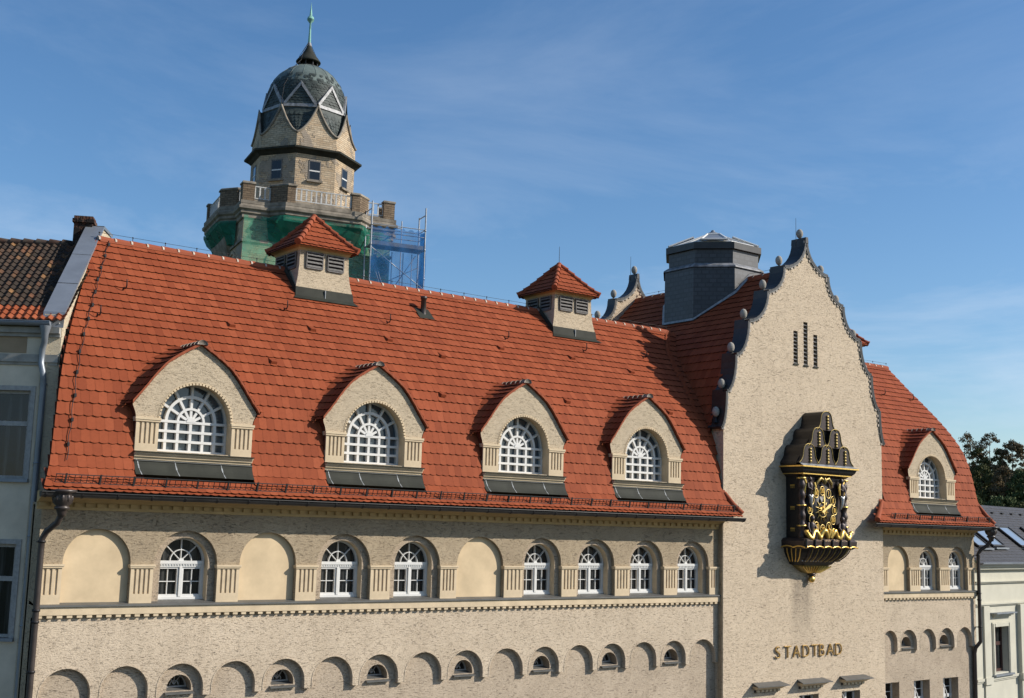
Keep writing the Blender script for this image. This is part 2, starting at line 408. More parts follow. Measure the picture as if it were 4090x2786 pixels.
# ---- main walls: lower wall, corbel table, upper storey -------------------------------
tipsL = [11.94, 13.55, 15.18, 16.8, 18.43, 20.1, 21.76, 23.43, 25.1, 26.8, 28.41, 29.99, 31.57, 33.14, 34.69, 36.22]
tipsR = [48.03, 49.5, 50.97, 52.44, 53.9]
PEND = 0.27
def arches_of(x0, tips):
    res = []; a = x0
    for t in tips:
        res.append((a, t-PEND)); a = t
    return res
ARL = arches_of(XL+0.3, tipsL); ARL[-1] = (34.69, 36.05); ARR = arches_of(46.72, tipsR)
NICHES = [(11.60, .94, 'b'), (14.16, .955, 'w'), (16.745, .925, 'b'), (19.335, .955, 'w'), (21.995, .965, 'w'), (24.605, .97, 'b'), (27.27, .88, 'w'), (29.78, .91, 'w'), (32.30, .885, 'w'), (34.775, .885, 'w')]
NICHER = [(47.96, .79, 'b'), (50.315, .765, 'w'), (52.61, .745, 'w')]
Z0, ZSP = -2.36, -1.28           # niche foot and spring height

def wing(x0, x1, arcs, lun, niches, rects):
    mb = MB()
    # lower wall (0.2 back) with lunettes / rectangular openings
    holes = []
    for i in lun:
        a, b = arcs[i]; c_ = 0.5*(a+b)+0.03
        holes.append(arch(c_, .37, -4.84, -4.76, 12))
    for (a, b) in rects: holes.append([(a, -8.6), (a, -6.36), (b, -6.36), (b, -8.6)])
    mb.wall([(x0, GZ), (x0, -3.0), (x1, -3.0), (x1, GZ)], holes, 0.175, 'stucco_foot')
    for h in holes: mb.reveal(h, 0.175, 0.615, 'stucco_niche', True)
    # corbel table slab, scalloped below
    out = [(x0, -2.70)]
    out.append((x0, -4.97))
    first = True
    for (a, b) in arcs:
        if first and a > x0+0.01: out.append((a, -4.97))
        first = False
        hw = 0.5*(b-a)
        out += [(a, -4.97)] if out[-1] != (a, -4.97) else []
        rz = 0.90-0.0
        zs = -4.06-hw
        out += [(p[0], p[1]) for p in arch(0.5*(a+b), hw, -4.97, zs, 16)][1:]
        nxt = b+PEND
        if nxt < x1-0.02: out.append((nxt, -4.97))
    out.append((x1, -4.97)); out.append((x1, -2.70))
    o2 = [out[0]]
    for p in out[1:]:
        if math.hypot(p[0]-o2[-1][0], p[1]-o2[-1][1]) > 1e-4: o2.append(p)
    mb.wall(o2, [], 0.0, 'stucco_low'); mb.reveal(o2, 0.0, 0.176, 'stucco_low', True)
    for (a, b) in arcs:
        hw = .5*(b-a); zs = -4.06-hw
        mb.arcbar((.5*(a+b), zs), hw+.016, 0, PI, .034, -.012, .012, 'stucco_low', 18)
        for xx in (a-.033, b-.001):
            if x0+.02 < xx < x1-.06: mb.box(xx, xx+.034, -.012, .012, -4.965, zs, 'stucco_low')
    # upper storey
    hs = [arch(c_, h, Z0, -.325-h, 24) for (c_, h, k) in niches]
    mb.wall([(x0, Z0), (x0, 0.36), (x1, 0.36), (x1, Z0)], [[(p[0], max(p[1], Z0+0.002)) for p in h] for h in hs], 0.0, 'stucco_up')
    for (c_, h, k), H in zip(niches, hs):
        mb.reveal(H, 0.0, 0.14, 'stucco_up')
    return mb
# lower/upper wall meshes
RECT_R = [(46.88, 48.10), (49.19, 50.41), (51.46, 52.68)]
mb = wing(XL, GX0+0.05, ARL, [2, 4, 6, 8, 10, 12, 14], NICHES, [])
mbr = wing(GX1-0.05, XR, ARR, [1, 3], NICHER, RECT_R)
for o_ in (mbr,):
    b = len(mb.v); off = [mb.mat(m) for m in o_.mats]
    mb.v += o_.v; mb.f += [[i+b for i in f] for f in o_.f]; mb.mi += [off[k] for k in o_.mi]; mb.sm += o_.sm
# plinth of wall thickness behind (solid floors keep light out), back and end walls
mb.box(XL, XR, 0.62, 0.75, GZ, 0.3, 'black')
mb.box(XL, XR, BACKY-.25, BACKY, GZ, 0.7, 'stucco_low')
def endwall(x):
    pts = [(0.0, GZ), (0.0, 0.36), (-.2, 1.77)]+[(q[0]+.06, q[1]-.04) for q in MAIN.q if q[1] > 1.8]
    pts += [(2*RY-p[0], p[1]) for p in reversed(pts)]
    return pts
for x, xx in ((XR, XR-.02),):
    p = endwall(x); mb.add([(xx, a, z) for a, z in p], [tuple(range(len(p)))], 'stucco_low')
mb.add([(XL, 0, GZ), (XL, 0, .36), (XL, BACKY, .36), (XL, BACKY, GZ)], [(0, 1, 2, 3)], 'stucco_up')
mb.add([(XL, 0.0, .3), (XL, .9, .3), (XR, .9, .3), (XR, 0.0, .3)], [(0, 1, 2, 3)], 'black')
wall = mb.build('wall', BLD)

# ---- niche backs ----------------------------------------------------------------------
for (c_, h, k) in NICHES+NICHER:
    mb = MB()
    if k == 'b':
        a = arch(c_, h+.02, Z0-.02, -.325-h, 24); mb.wall(a, [], 0.142, 'cream'); mb.build('blind_niche', BLD)
    else:
        hw = min(.72, h-.2) if c_ < 40 else h-.125
        ih = arch(c_+.01, hw, Z0+.003, -.52-hw, 22)
        mb.wall(arch(c_, h+.02, Z0-.02, -.325-h, 24), [ih], 0.142, 'stucco_niche'); mb.reveal(ih, .142, .47 if c_ < 40 else .38, 'cream_trim')
        mb.build('niche_surround', BLD)

# ---- pilasters ------------------------------------------------------------------------
def pilaster(name, parent, w, h, loc, grooves=4, m='cream_trim', cap=.10, foot=.26):
    mb = MB(); y = -.045
    mb.box(-w/2, w/2, y, .13, 0, foot, m)                              # plain foot block
    fl = .5*w/(grooves+.6); gw = fl*0.95
    top = h-cap
    xs = [-w/2]
    pitch = (w-.12)/grooves
    edges = []
    for i in range(grooves):
        cx = -w/2+.06+pitch*(i+.5); edges.append((cx-pitch*.25, cx+pitch*.25))
    a = -w/2
    for (g0, g1) in edges+[(w/2, w/2)]:
        mb.box(a, g0, y, .13, foot, top-.02, m); a = g1
    mb.box(-w/2+.004, w/2-.004, -.008, .125, foot, top-.021, m)
    mb.box(-w/2, w/2, y, .13, top-.02, top, m)
    mb.box(-w/2-.03, w/2+.03, y-.035, .13, top, top+cap*.45, m)
    mb.box(-w/2-.045, w/2+.045, y-.055, .13, top+cap*.45, h, m)
    return mb.build(name, parent, loc)
PIL = [(10.06, 10.66), (12.54, 13.2), (15.11, 15.82), (17.67, 18.38), (20.29, 21.03), (22.96, 23.62), (25.59, 26.4), (28.15, 28.87), (30.69, 31.42), (33.19, 33.89), (35.66, 36.2), (46.6, 47.15), (48.75, 49.55), (51.08, 51.87), (53.36, 53.89)]
for a, b in PIL:
    pilaster('pilaster', BLD, b-a-.016, 1.07, (0.5*(a+b), 0, Z0), 4 if b-a > .6 else 3)

# ---- cornices -------------------------------------------------------------------------
def string_course(x0, x1):
    mb = MB()
    mb.sweep_x([(0.46, -2.27), (-.17, -2.375), (-.17, -2.425), (-.13, -2.425), (-.13, -2.40), (.46, -2.36)], x0, x1, 'lead_top')
    mb.box(x0+.03, x1-.03, -.12, .2, -2.64, -2.43, 'cream_trim')
    mb.box(x0+.03, x1-.03, -.015, .2, -2.745, -2.64, 'stucco_up')
    n = int((x1-x0)/.265)
    for i in range(n):
        a = x0+.06+i*(x1-x0-.1)/n; mb.box(a, a+.145, -.105, .0, -2.715, -2.642, 'cream_trim')
    return mb.build('string_course', BLD)
string_course(XL, GX0); string_course(GX1, XR+.06)
def cornice(x0, x1, rend):
    mb = MB()
    mb.box(x0, x1, -.775, -.755, .641, .80, 'iron')
    mb.sweep_x([(0, .17), (-.05, .17), (-.06, .245), (0, .245)], x0, x1, 'ochre_trim')
    mb.box(x0, x1, -.04, 0, .245, .37, 'ochre_trim')
    n = int((x1-x0)/.31)
    for i in range(n):
        a = x0+.05+i*(x1-x0)/n; mb.box(a, a+.17, -.11, -.04, .255, .36, 'ochre_trim')
    cove = [(0, .37), (-.14, .37), (-.17, .40), (-.24, .44), (-.38, .49), (-.55, .52), (-.72, .53), (-.78, .60), (-.78, .64), (0, .66)]
    mb.sweep_x(cove, x0, x1, 'ochre_trim')
    if rend:  # the cornice dies against the gable; short return at the free end
        mb.sweep_x([(0, .44), (-.6, .52), (-.72, .53), (-.72, .6), (0, .6)], x1, x1+.3, 'ochre_trim')
    return mb.build('eaves_cornice', BLD)
cornice(XL-.15, GX0+.02, False); cornice(GX1-.02, XR, True)
def gutter(x0, x1):
    mb = MB(); pr = []
    for i in range(11): t = PI+PI*i/10; pr.append((-.86+.105*math.cos(t), .60+.115*math.sin(t)))
    pr += [(-.755, .63), (-.975, .635), (-.98, .60)]
    mb.sweep_x(pr, x0, x1, 'copper', True, True)
    mb.tube([(x0, -.975, .625), (x1, -.975, .625)], .016, 'copper', 6)
    n = int((x1-x0)/.95)
    for i in range(n+1):
        a = x0+.1+i*(x1-x0-.2)/n
        mb.sweep_x([(-.86+.118*math.cos(PI+PI*j/8), .60+.128*math.sin(PI+PI*j/8)) for j in range(9)], a, a+.045, 'iron')
    return mb.build('gutter', BLD)
gutter(9.68, 36.75); gutter(45.05, 54.35)

# ---- downpipes with hoppers ------------------------------------------------------------
def downpipe(x, jog):
    mb = MB(); 
    pts = [(x+.25, -.72, .30), (x+.25, -.72, .02), (x+.2, -.62, -.18), (x+.02, -.34, -.42), (x-.05, -.24, -.62), (x-.05, -.23, -1.2)]
    if jog: pts += [(x-.05, -.23, -4.55), (x-.03, -.22, -4.75), (x-.13, -.02, -5.05), (x-.14, .03, -5.3), (x-.14, .04, GZ)]
    else: pts += [(x-.05, -.23, -4.3), (x-.05, -.16, GZ)]
    sm = [Vector(pts[0])]
    for a, b in zip(pts, pts[1:]): 
        a = Vector(a); b = Vector(b)
        sm += [a.lerp(b, .5), b] if (b-a).length < 1 else [b]
    mb.tube(sm, .085, 'pipe', 12)
    for z in (-.72, -2.52, -2.82, -4.1): mb.lathe([(.085, 0), (.108, .0), (.108, .06), (.085, .06)], (x-.05, -.23, z), 'iron', 12)
    mb.box(x-.12, x+.02, -.24, .02, -.72, -.69, 'iron'); mb.box(x-.12, x+.02, -.2, .02, -4.09, -4.06, 'iron')
    p = mb.build('downpipe', BLD)
    mb = MB()
    mb.lathe([(.0, .26), (.30, .26), (.36, .24), (.36, .19), (.27, .16), (.255, .1), (.27, 0), (.245, -.10), (.17, -.17), (.165, -.19), (.2, -.20), (.2, -.26), (.15, -.28), (.12, -.36), (.1, -.45), (0, -.45)], (x+.25, -.76, .44), 'pipe', 20)
    for k in range(10): 
        t = 2*PI*k/10; mb.ball((x+.25+.235*math.cos(t), -.76+.235*math.sin(t), .47), .055, 'pipe', 8, 1, 1, 2.0)
    mb.build('hopper', p)
downpipe(10.05, False); downpipe(54.02, True)

# ---- roofs ----------------------------------------------------------------------------
OUTL = [(0, 5.10), (.5, 4.80), (.97, 4.46), (1.32, 4.06), (1.61, 3.66), (1.94, 3.24)]     # dormer hood, half width by height
def hood_half(z): return interp(-z, [(-a[1], a[0]) for a in OUTL]) if z > 3.24 else 1.76
def in_dormer(x, z):
    for c_ in DORM:
        dx = abs(x-c_)
        if dx < 1.66 and 1.10 < z < 3.3: return True
        if 3.3 <= z < 4.9 and dx < hood_half(z)-.25: return True
    return False
TUR = [20.2, 31.72, 49.75]
def in_turret(x, y): return any(abs(x-c_) < 1.0 and y > 4.0 for c_ in TUR)
def zc(x):
    d = abs(x-GC); xx = GC-d
    return CROSS.z_of_a(xx) if xx > 36.02 else -99
def verge_x(y): return 9.80+.47*(y+.69)+.02
def mainP(u, s):
    (a, z), n = MAIN.at_s(s); return Vector((u, a, z))
def mainN(u, s):
    (a, z), n = MAIN.at_s(s); return Vector((0, n[0], n[1]))
def keep_main(u, s):
    (a, z), n = MAIN.at_s(s)
    if in_dormer(u, z) or in_turret(u, a): return False
    if GX0-.02 < u < GX1+.02 and -.28 < a < .25 and z < 4.6: return False
    if GX0 < u < GX1 and a > -.2 and zc(u) > z+.40: return False
    return True
def clip_dormer(a, b, s):
    (yy, z), n = MAIN.at_s(s)
    if 1.10 < z < 3.25:
        for c_ in DORM:
            lo, hi = c_-1.79, c_+1.79
            if b <= lo or a >= hi: continue
            if a < lo: b = min(b, lo)
            elif b > hi: a = max(a, hi)
            else: return None
            if b-a < .02: return None
    return a, b
roof = MB()
EX = MAIN.len/27
def ur_left(s):
    (a, z), n = MAIN.at_s(s); x1 = 38.6
    if a < -.22: x1 = 36.22+(-.25-a)/.63*.42
    return verge_x(a), x1
def ur_right(s):
    (a, z), n = MAIN.at_s(s); x0 = 43.5
    if a < -.22: x0 = 46.45-(-.25-a)/.63*1.08
    return x0, XR+.06+(max(0, -.2-a)*.5 if z < 1.77 else 0)
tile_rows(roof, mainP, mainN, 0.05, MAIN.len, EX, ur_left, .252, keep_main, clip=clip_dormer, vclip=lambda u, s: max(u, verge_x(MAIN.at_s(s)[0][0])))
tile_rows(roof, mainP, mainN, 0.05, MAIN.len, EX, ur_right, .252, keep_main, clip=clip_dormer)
# rear slopes (plain sheets with the tile colour) and the cross roof
def rear(x0, x1):
    q = MAIN.q[::4]+[MAIN.q[-1]]
    vs = [((max(x, 10.5+.518*(2*RY-a-.8)) if x < 20 else x), 2*RY-a, z) for x in (x0, x1) for a, z in q]; n = len(q)
    roof.add(vs, [(i, i+1, n+i+1, n+i) for i in range(n-1)], 'tile')
rear(11.5, 38.3); rear(44.4, XR)
CY1 = 10.40
def crossP(sgn):
    def f(u, s):
        (a, z), n = CROSS.at_s(s); return Vector((GC-sgn*(GC-a), u, z))
    return f
def crossN(sgn):
    def f(u, s):
        (a, z), n = CROSS.at_s(s); return Vector((sgn*n[0], 0, n[1]))
    return f
LC = (GC, 5.23)
def keep_cross(u, s):
    (a, z), n = CROSS.at_s(s)
    yy = u if u < RY else 2*RY-u
    if yy > -.6 and MAIN.z_of_a(max(yy, -.89)) > z+.30: return False
    if math.hypot(GC-a, u-LC[1]) < 1.85: return False
    return True
for sg in (1, -1):
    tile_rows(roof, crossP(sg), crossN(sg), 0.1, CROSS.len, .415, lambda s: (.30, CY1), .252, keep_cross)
# swept valley: short courses turning from one slope into the other
def valley(sg):
    zs = 4.6
    while zs < 8.55:
        ym = MAIN.a_of_z(zs); xm = CROSS.a_of_z(zs); R_ = .62
        p0 = Vector((xm-R_, ym, zs)); p1 = Vector((xm, ym, zs)); p2 = Vector((xm, ym+R_, zs))
        P = []
        for i in range(9):
            t = i/8; q = p0*(1-t)**2+p1*2*t*(1-t)+p2*t*t
            q.x = GC-sg*(GC-q.x); P.append(q)
        nx = Vector((-sg*.6, -.6, .5))*.09; dn = Vector((0, 0, -.05)); upv = Vector((sg*.22*.5, .22*.5, .26))
        vs = [p+nx for p in P]+[p+nx*.25+upv for p in P]+[p+nx+dn*.7-Vector((-sg*.02, -.02, 0)) for p in P]
        for i in range(8):
            roof.add([vs[i], vs[i+1], vs[9+i+1], vs[9+i], vs[18+i], vs[18+i+1]], [(0, 1, 2, 3), (0, 4, 5, 1)], 'tile')
        zs += .205
valley(1); valley(-1)
ROOF = roof.build('roof', BLD)
def ridge(p0, p1, name='ridge_tiles', r=.135, seg=.52, parent=None, wire=True):
    mb = MB(); p0 = Vector(p0); p1 = Vector(p1); d = (p1-p0); L = d.length; d.normalize(); n = max(1, int(L/seg)); e = L/n
    side = Vector((-d.y, d.x, 0)).normalized(); upv = side.cross(d)*-1
    if upv.z < 0: upv = -upv
    for i in range(n):
        a = p0+d*(i*e-.02); b = p0+d*((i+1)*e+.04)
        vs = []
        for q, rr in ((a, r*1.06), (b, r*.88)):
            for k in range(9):
                t = PI*k/8; vs.append(q+side*rr*1.25*math.cos(t)+upv*(rr*math.sin(t)-.02))
        mb.add(vs, [(k, k+1, 10+k, 9+k) for k in range(8)], 'tile_ridge', True)
        vs = []
        for q, rr in ((a-d*.03, r*1.10), (a+d*.03, r*1.08)):
            for k in range(9):
                t = PI*k/8; vs.append(q+side*rr*1.28*math.cos(t)+upv*(rr*math.sin(t)-.03))
        mb.add(vs, [(k, k+1, 10+k, 9+k) for k in range(8)]+[tuple(range(9))], 'mortar', True)
    for s_ in (-1, 1):
        q = [p0+side*s_*r*1.33+upv*-.09, p1+side*s_*r*1.33+upv*-.09, p1+side*s_*r*1.27+upv*0.0, p0+side*s_*r*1.27+upv*0.0]
        mb.add(q, [(0, 1, 2, 3)], 'tile_ridge')
    o = mb.build(name, parent)
    if wire:
        mb = MB(); up2 = upv*(r+.10)
        mb.tube([p0+up2, p1+up2], .007, 'iron', 5)
        k = int(L/1.1)
        for i in range(k+1):
            q = p0+d*(i*L/max(1, k)); mb.tube([q+upv*r, q+up2], .012, 'iron', 5); mb.ball(q+up2, .028, 'iron', 6)
        mb.build('lightning_wire', parent)
    return o
ridge((verge_x(RY)+.1, RY, RZ+.02), (38.0, RY, RZ+.02), parent=ROOF)
ridge((45.0, RY, RZ+.02), (XR+.05, RY, RZ+.02), parent=ROOF)
ridge((GC, .35, 11.5), (GC, 3.2, 11.5), parent=ROOF); ridge((GC, 7.3, 11.5), (GC, CY1, 11.5), parent=ROOF)
# little hip tiles where the eaves turn at the wing ends
def hip(p0, p1):
    mb = MB(); p0 = Vector(p0); p1 = Vector(p1); mid = (p0+p1)/2+Vector((0, 0, -.05))
    mb.tube([p0, mid, p1], [.08, .10, .12], 'tile_ridge', 10); mb.build('hip_tile', ROOF)
hip((36.26, -.27, 1.62), (36.64, -.86, .80)); hip((XR+.08, -.2, 1.75), (XR+.42, -.86, .80)); hip((46.42, -.28, 1.62), (45.3, -.86, .80))
mb = MB()
mb.add([(45.3, -.86, .74), (46.42, -.28, 1.58), (46.42, -.24, .74), (45.3, -.24, .74)], [(0, 1, 2), (0, 2, 3)], 'tile'); mb.add([(36.64, -.86, .74), (36.26, -.27, 1.58), (36.26, -.24, .74), (36.64, -.24, .74)], [(0, 1, 2), (0, 2, 3)], 'tile')
mb.build('eaves_return', ROOF)
# lightning conductor down the left verge
mb = MB(); cl = MB()
pts = []
for k in range(40):
    s = 1.0+k*(MAIN.len-1.1)/39; (a, z), n = MAIN.at_s(s); pts.append(Vector((verge_x(a)+.42+.03*math.sin(k*1.7), a+n[0]*.11, z+n[1]*.11)))
mb.tube(pts, .011, 'iron', 5)
for k in range(2, 40, 3): mb.box(pts[k].x-.03, pts[k].x+.03, pts[k].y-.03, pts[k].y+.05, pts[k].z-.05, pts[k].z+.05, 'iron')
mb.build('lightning_wire', ROOF)
# snow guard
def guard(x0, x1, nm=1.0):
    mb = MB(); y = -.79; zb, zt = .88, 1.10; dy = -.05
    for (yy, z) in ((y, zb), (y+dy, zt)): mb.box(x0, x1, yy-.012, yy+.012, z-.013, z+.013, 'iron')
    mb.box(x0, x1, y+.0, y+.02, .82, .835, 'iron')
    n = int((x1-x0)/.165)
    for i in range(n+1):
        a = x0+i*(x1-x0)/n; mb.add([(a-.008, y, zb), (a+.008, y, zb), (a+.008+.02, y+dy, zt), (a-.008+.02, y+dy, zt), (a-.008, y+.016, zb), (a+.008, y+.016, zb), (a+.028, y+dy+.016, zt), (a+.012, y+dy+.016, zt)], [(0, 1, 2, 3), (5, 4, 7, 6), (0, 3, 7, 4), (1, 5, 6, 2)], 'iron')
    mb.build('snow_guard', ROOF)
    n = int((x1-x0)/.93)
    for i in range(n+1):
        mb = MB(); a = x0+.25+i*(x1-x0-.5)/n
        mb.add([(a-.022, y-.03, zb-.08), (a+.022, y-.03, zb-.08), (a+.05, y+dy-.02, zt+.03), (a+.006, y+dy-.02, zt+.03), (a-.022, y+.02, zb-.08), (a+.022, y+.02, zb-.08), (a+.05, y+dy+.02, zt+.03), (a+.006, y+dy+.02, zt+.03)], [(0, 1, 2, 3), (5, 4, 7, 6), (0, 3, 7, 4), (1, 5, 6, 2), (2, 6, 7, 3)], 'iron')
        mb.tube([(a, y, zb-.06), (a, y+.06, zb-.06), (a-.02, y+.22, zb+.06)], .014, 'iron', 5); mb.build('guard_bracket', ROOF)
guard(10.05, 36.45); guard(46.35, 54.3)
# roof hooks and vent tiles
def on_roof(x, y):
    z = MAIN.z_of_a(y); return Vector((x, y, z))
for (x, y) in [(12.79, 2.95), (11.68, 1.82), (18.31, 3.05), (22.39, 3.11), (27.71, 3.15), (31.6, 3.1), (35.0, 3.2), (51.0, 3.0), (53.2, 2.9)]:
    p = on_roof(x, y); mb = MB()
    mb.tube([p+Vector((0, .1, .12)), p+Vector((0, -.07, .04)), p+Vector((0, -.2, .02)), p+Vector((0, -.27, .1)), p+Vector((0, -.25, .3))], [.02, .022, .024, .022, .016], 'iron', 6)
    mb.build('roof_hook', ROOF)
for (x, y) in [(16.0, 2.05), (22.0, 2.3), (27.1, 2.6), (30.6, 2.6), (13.4, .55), (17.0, 1.0), (23.2, .62), (28.9, .8), (34.2, .8), (33.5, 2.3), (24.0, 1.9), (19.0, 2.3)]:
    p = on_roof(x, y); mb = MB()
    mb.add([p+Vector(v) for v in ((-.11, -.12, -.02), (.11, -.12, -.02), (.11, .14, .22), (-.11, .14, .22), (-.09, -.16, .06), (.09, -.16, .06))], [(4, 5, 2, 3), (0, 1, 5, 4), (0, 4, 3), (1, 2, 5)], 'tile')
    mb.build('vent_tile', ROOF)
p = on_roof(24.36, 3.72); mb = MB()
mb.add([p+Vector(v) for v in ((-.33, -.25, -.12), (.33, -.25, -.12), (.3, .2, .32), (-.3, .2, .32))], [(0, 1, 2, 3)], 'lead')
mb.lathe([(.12, 0), (.105, .12), (.10, .62), (.125, .63), (.125, .72), (.10, .74), (.0, .74)], p+Vector((0, .05, .02)), 'pipe', 14)
mb.build('vent_pipe', ROOF)

# ---- gable front ----------------------------------------------------------------------
def gable(y0, y1, name, front):
    mb = MB(); k = 0.0
    R_ = [(GC+d, z) for d, z in GOUT if z > 4.3]+[(GX1, 4.12), (GX1, GZ)]
    L_ = [(GC-d, z) for d, z in GOUT[1:] if z > 4.3]+[(GX0, 4.12), (GX0, GZ)]
    outline = R_+L_[::-1]
    holes = []
    if front:
        holes = [[(a, z0), (a, z1), (b, z1), (b, z0)] for a, b, z0, z1 in GH]
    mb.wall(outline, holes, y0, 'stucco_gable'); mb.wall(outline, [], y1, 'stucco_gable', True); mb.reveal(outline, y0, y1, 'stucco_gable', True)
    if front:
        for h in holes: mb.reveal(h, y0, y0+.45, 'stucco_niche', True)
        for x in (GX0, GX1): mb.add([(x, y1, GZ), (x, y1, 4.1), (x, 1.4, 4.1), (x, 1.4, GZ)], [(0, 1, 2, 3)], 'stucco_niche')
        mb.box(GX0-.035, GX0, GY+.02, -.0, -12.4, .4, 'stucco_up')
    g = mb.build(name, BLD)
    # metal coping
    mb = MB(); ya, yb = y0-.07, y1+.07; t = .09
    for s in (1, -1):
        pl = [Vector((GC+s*d, z)) for d, z in GOUT]
        for i in range(len(pl)-1):
            a, b = pl[i], pl[i+1]; dd = (b-a).normalized(); n = Vector((dd.y, -dd.x))*-s
            n = Vector((abs(dd.y)*s, abs(dd.x)))
            q = [a+n*.0, b+n*.0, b+n*t, a+n*t]
            mb.slab([tuple(p_) for p_ in q], ya, yb, 'copper')
            # pale lead edge and the little dentil course below it
            q = [a-n*.05, b-n*.05, b+n*.012, a+n*.012]
            if front or True: mb.slab([tuple(p_) for p_ in q], ya+.012, y0, 'lead_top')
        acc = 0
        for i in range(len(pl)-1):
            a, b = pl[i], pl[i+1]; L = (b-a).length; dd = (b-a)/L; n = Vector((abs(dd.y)*s, abs(dd.x)))
            u = -acc
            while u < L:
                if u >= 0:
                    c0 = a+dd*u; c1 = a+dd*min(L, u+.11)
                    q = [c0-n*.13, c1-n*.13, c1-n*.055, c0-n*.055]
                    mb.slab([tuple(p_) for p_ in q], y0-.04, y0+.005, 'mortar')
                u += .21
            acc = (acc+L) % .21
        for (d, z) in CUSPS[1:-1]:
            mb.slab([(GC+s*(d-.30), z+.02), (GC+s*(d-.22), z+.16), (GC+s*(d+.05), z+.13), (GC+s*(d+.06), z-.12), (GC+s*(d-.02), z-.14)], y0+.16, yb+.02, 'copper')
    mb.slab([(GC-.1, 12.6), (GC-.07, 12.86), (GC+.07, 12.86), (GC+.1, 12.6)], ya-.02, yb+.02, 'copper')
    mb.build('coping', g)
    for s in (1, -1):
        for (d, z) in CUSPS[:-1]:
            if d == 0 and s < 0: continue
            mb = MB(); dx = s*(d-.05) if d else 0
            yc = 0.5*(y0+y1)
            mb.lathe([(.1, -.1), (.055, .0), (.05, .06)], (0, 0, 0), 'iron', 10)
            mb.lathe([(.0, .02), (.10, .05), (.175, .14), (.21, .27), (.215, .36), (.19, .48), (.13, .58), (.05, .63), (0, .635)], (0, 0, .02), 'egg', 16)
            e_ = mb.build('stone_egg', g, (GC+dx, yc, z+(.14 if d else .13))); e_.scale = (.7, .7, .68)
        mb = MB()
        dx = s*4.97; mb.lathe([(.0, .02), (.10, .05), (.175, .14), (.21, .27), (.215, .36), (.19, .48), (.13, .58), (.05, .63), (0, .635)], (0, 0, .02), 'egg', 16)
        mb.lathe([(.16, -.3), (.06, -.05), (.05, .06)], (0, 0, 0), 'iron', 10)
        e_ = mb.build('stone_egg', g, (GC+s*5.25, 0.5*(y0+y1), 4.62)); e_.scale = (.7, .7, .68)
    mb = MB(); mb.tube([(GC-.25, 0.5*(y0+y1), 12.5), (GC-.25, 0.5*(y0+y1), 13.75)], [.014, .008], 'iron', 5); mb.build('lightning_rod', g)
    return g
LOUV = [(40.52, 40.80, 7.24, 8.66), (41.18, 41.45, 7.24, 9.12), (41.83, 42.10, 7.24, 8.64)]
RECTG = [(38.02, 39.24), (40.74, 41.97), (43.5, 44.72)]
GH = LOUV+[(a, b, -8.6, -6.46) for a, b in RECTG]
GAB = gable(GY, .38, 'gable_front', True)
gable(10.42, 10.85, 'gable_rear', False)
for (a, b, z0, z1) in LOUV:
    mb = MB(); mb.box(a, b, GY+.3, GY+.32, z0, z1, 'black')
    mb.box(a-.02, b+.02, GY-.05, GY+.1, z0-.05, z0, 'lead')
    n = int(round((z1-z0)/.165))
    for i in range(n):
        z = z0+.04+i*(z1-z0)/n
        mb.add([(a, GY+.02, z), (b, GY+.02, z), (b, GY+.17, z+.10), (a, GY+.17, z+.10), (a, GY+.02, z-.02), (b, GY+.02, z-.02)], [(0, 1, 2, 3), (0, 4, 5, 1)], 'wood_grey')
    mb.build('gable_louvre', BLD)

# ---- windows --------------------------------------------------------------------------
def arched_window():
    """white casement with fanlight, local origin at foot centre, half width .70, spring at 1.07"""
    mb = MB(); hw, zs = .71, 1.10; ya, yb = -.06, .04
    mb.arcbar((0, zs), hw-.03, 0, PI, .06, ya, yb, 'white', 22)
    for s in (-1, 1): mb.box(s*(hw-.03)-.03, s*(hw-.03)+.03, ya, yb, 0, zs, 'white')
    mb.box(-hw, hw, ya-.04, yb, -.02, .09, 'white'); mb.box(-hw+.08, hw-.08, ya-.01, yb, .09, .14, 'white')
    mb.box(-hw+.05, hw-.05, ya-.06, yb, zs-.06, zs+.03, 'white'); mb.box(-hw+.05, hw-.05, ya-.03, yb, zs-.15, zs-.06, 'white')
    for i in range(16): mb.box(-hw+.1+i*.082, -hw+.145+i*.082, ya-.05, ya-.02, zs-.11, zs-.07, 'white')
    mb.box(-.04, .04, ya-.04, yb, .1, zs-.14, 'white')
    for s in (-1, 1):
        mb.box(s*.07-.025, s*.07+.025, ya, yb, .12, zs-.15, 'white')
        mb.box(s*.63-.02, s*.63+.02, ya, yb, .12, zs-.15, 'white')
        mb.box(s*.36-.011, s*.36+.011, ya+.03, yb, .12, zs-.15, 'white')
        a, b = sorted((s*.09, s*.60)); mb.box(a, b, ya+.03, yb, .52, .543, 'white'); mb.box(a, b, ya, yb, .12, .165, 'white'); mb.box(a, b, ya, yb, zs-.2, zs-.15, 'white')
    mb.arcbar((0, zs+.03), .32, 0, PI, .025, ya+.01, yb, 'white', 18)
    for t in (45, 90, 135):
        mb.bar((.03*math.cos(rad(t)), zs+.03+.03*math.sin(rad(t))), ((hw-.05)*math.cos(rad(t)), zs+.03+(hw-.07)*math.sin(rad(t))), .022, ya+.015, yb, 'white')
    mb.slab([(-.09, zs+.02), (-.05, zs+.1), (.05, zs+.1), (.09, zs+.02)], ya-.02, yb, 'white')
    w = mb.build('window', BLD, (0, 0, 0))
    mb = MB(); mb.wall(arch(0, hw-.02, 0.02, zs, 20), [], .03, 'glass'); mb.build('pane', w)
    return w
W0 = arched_window(); firstw = True
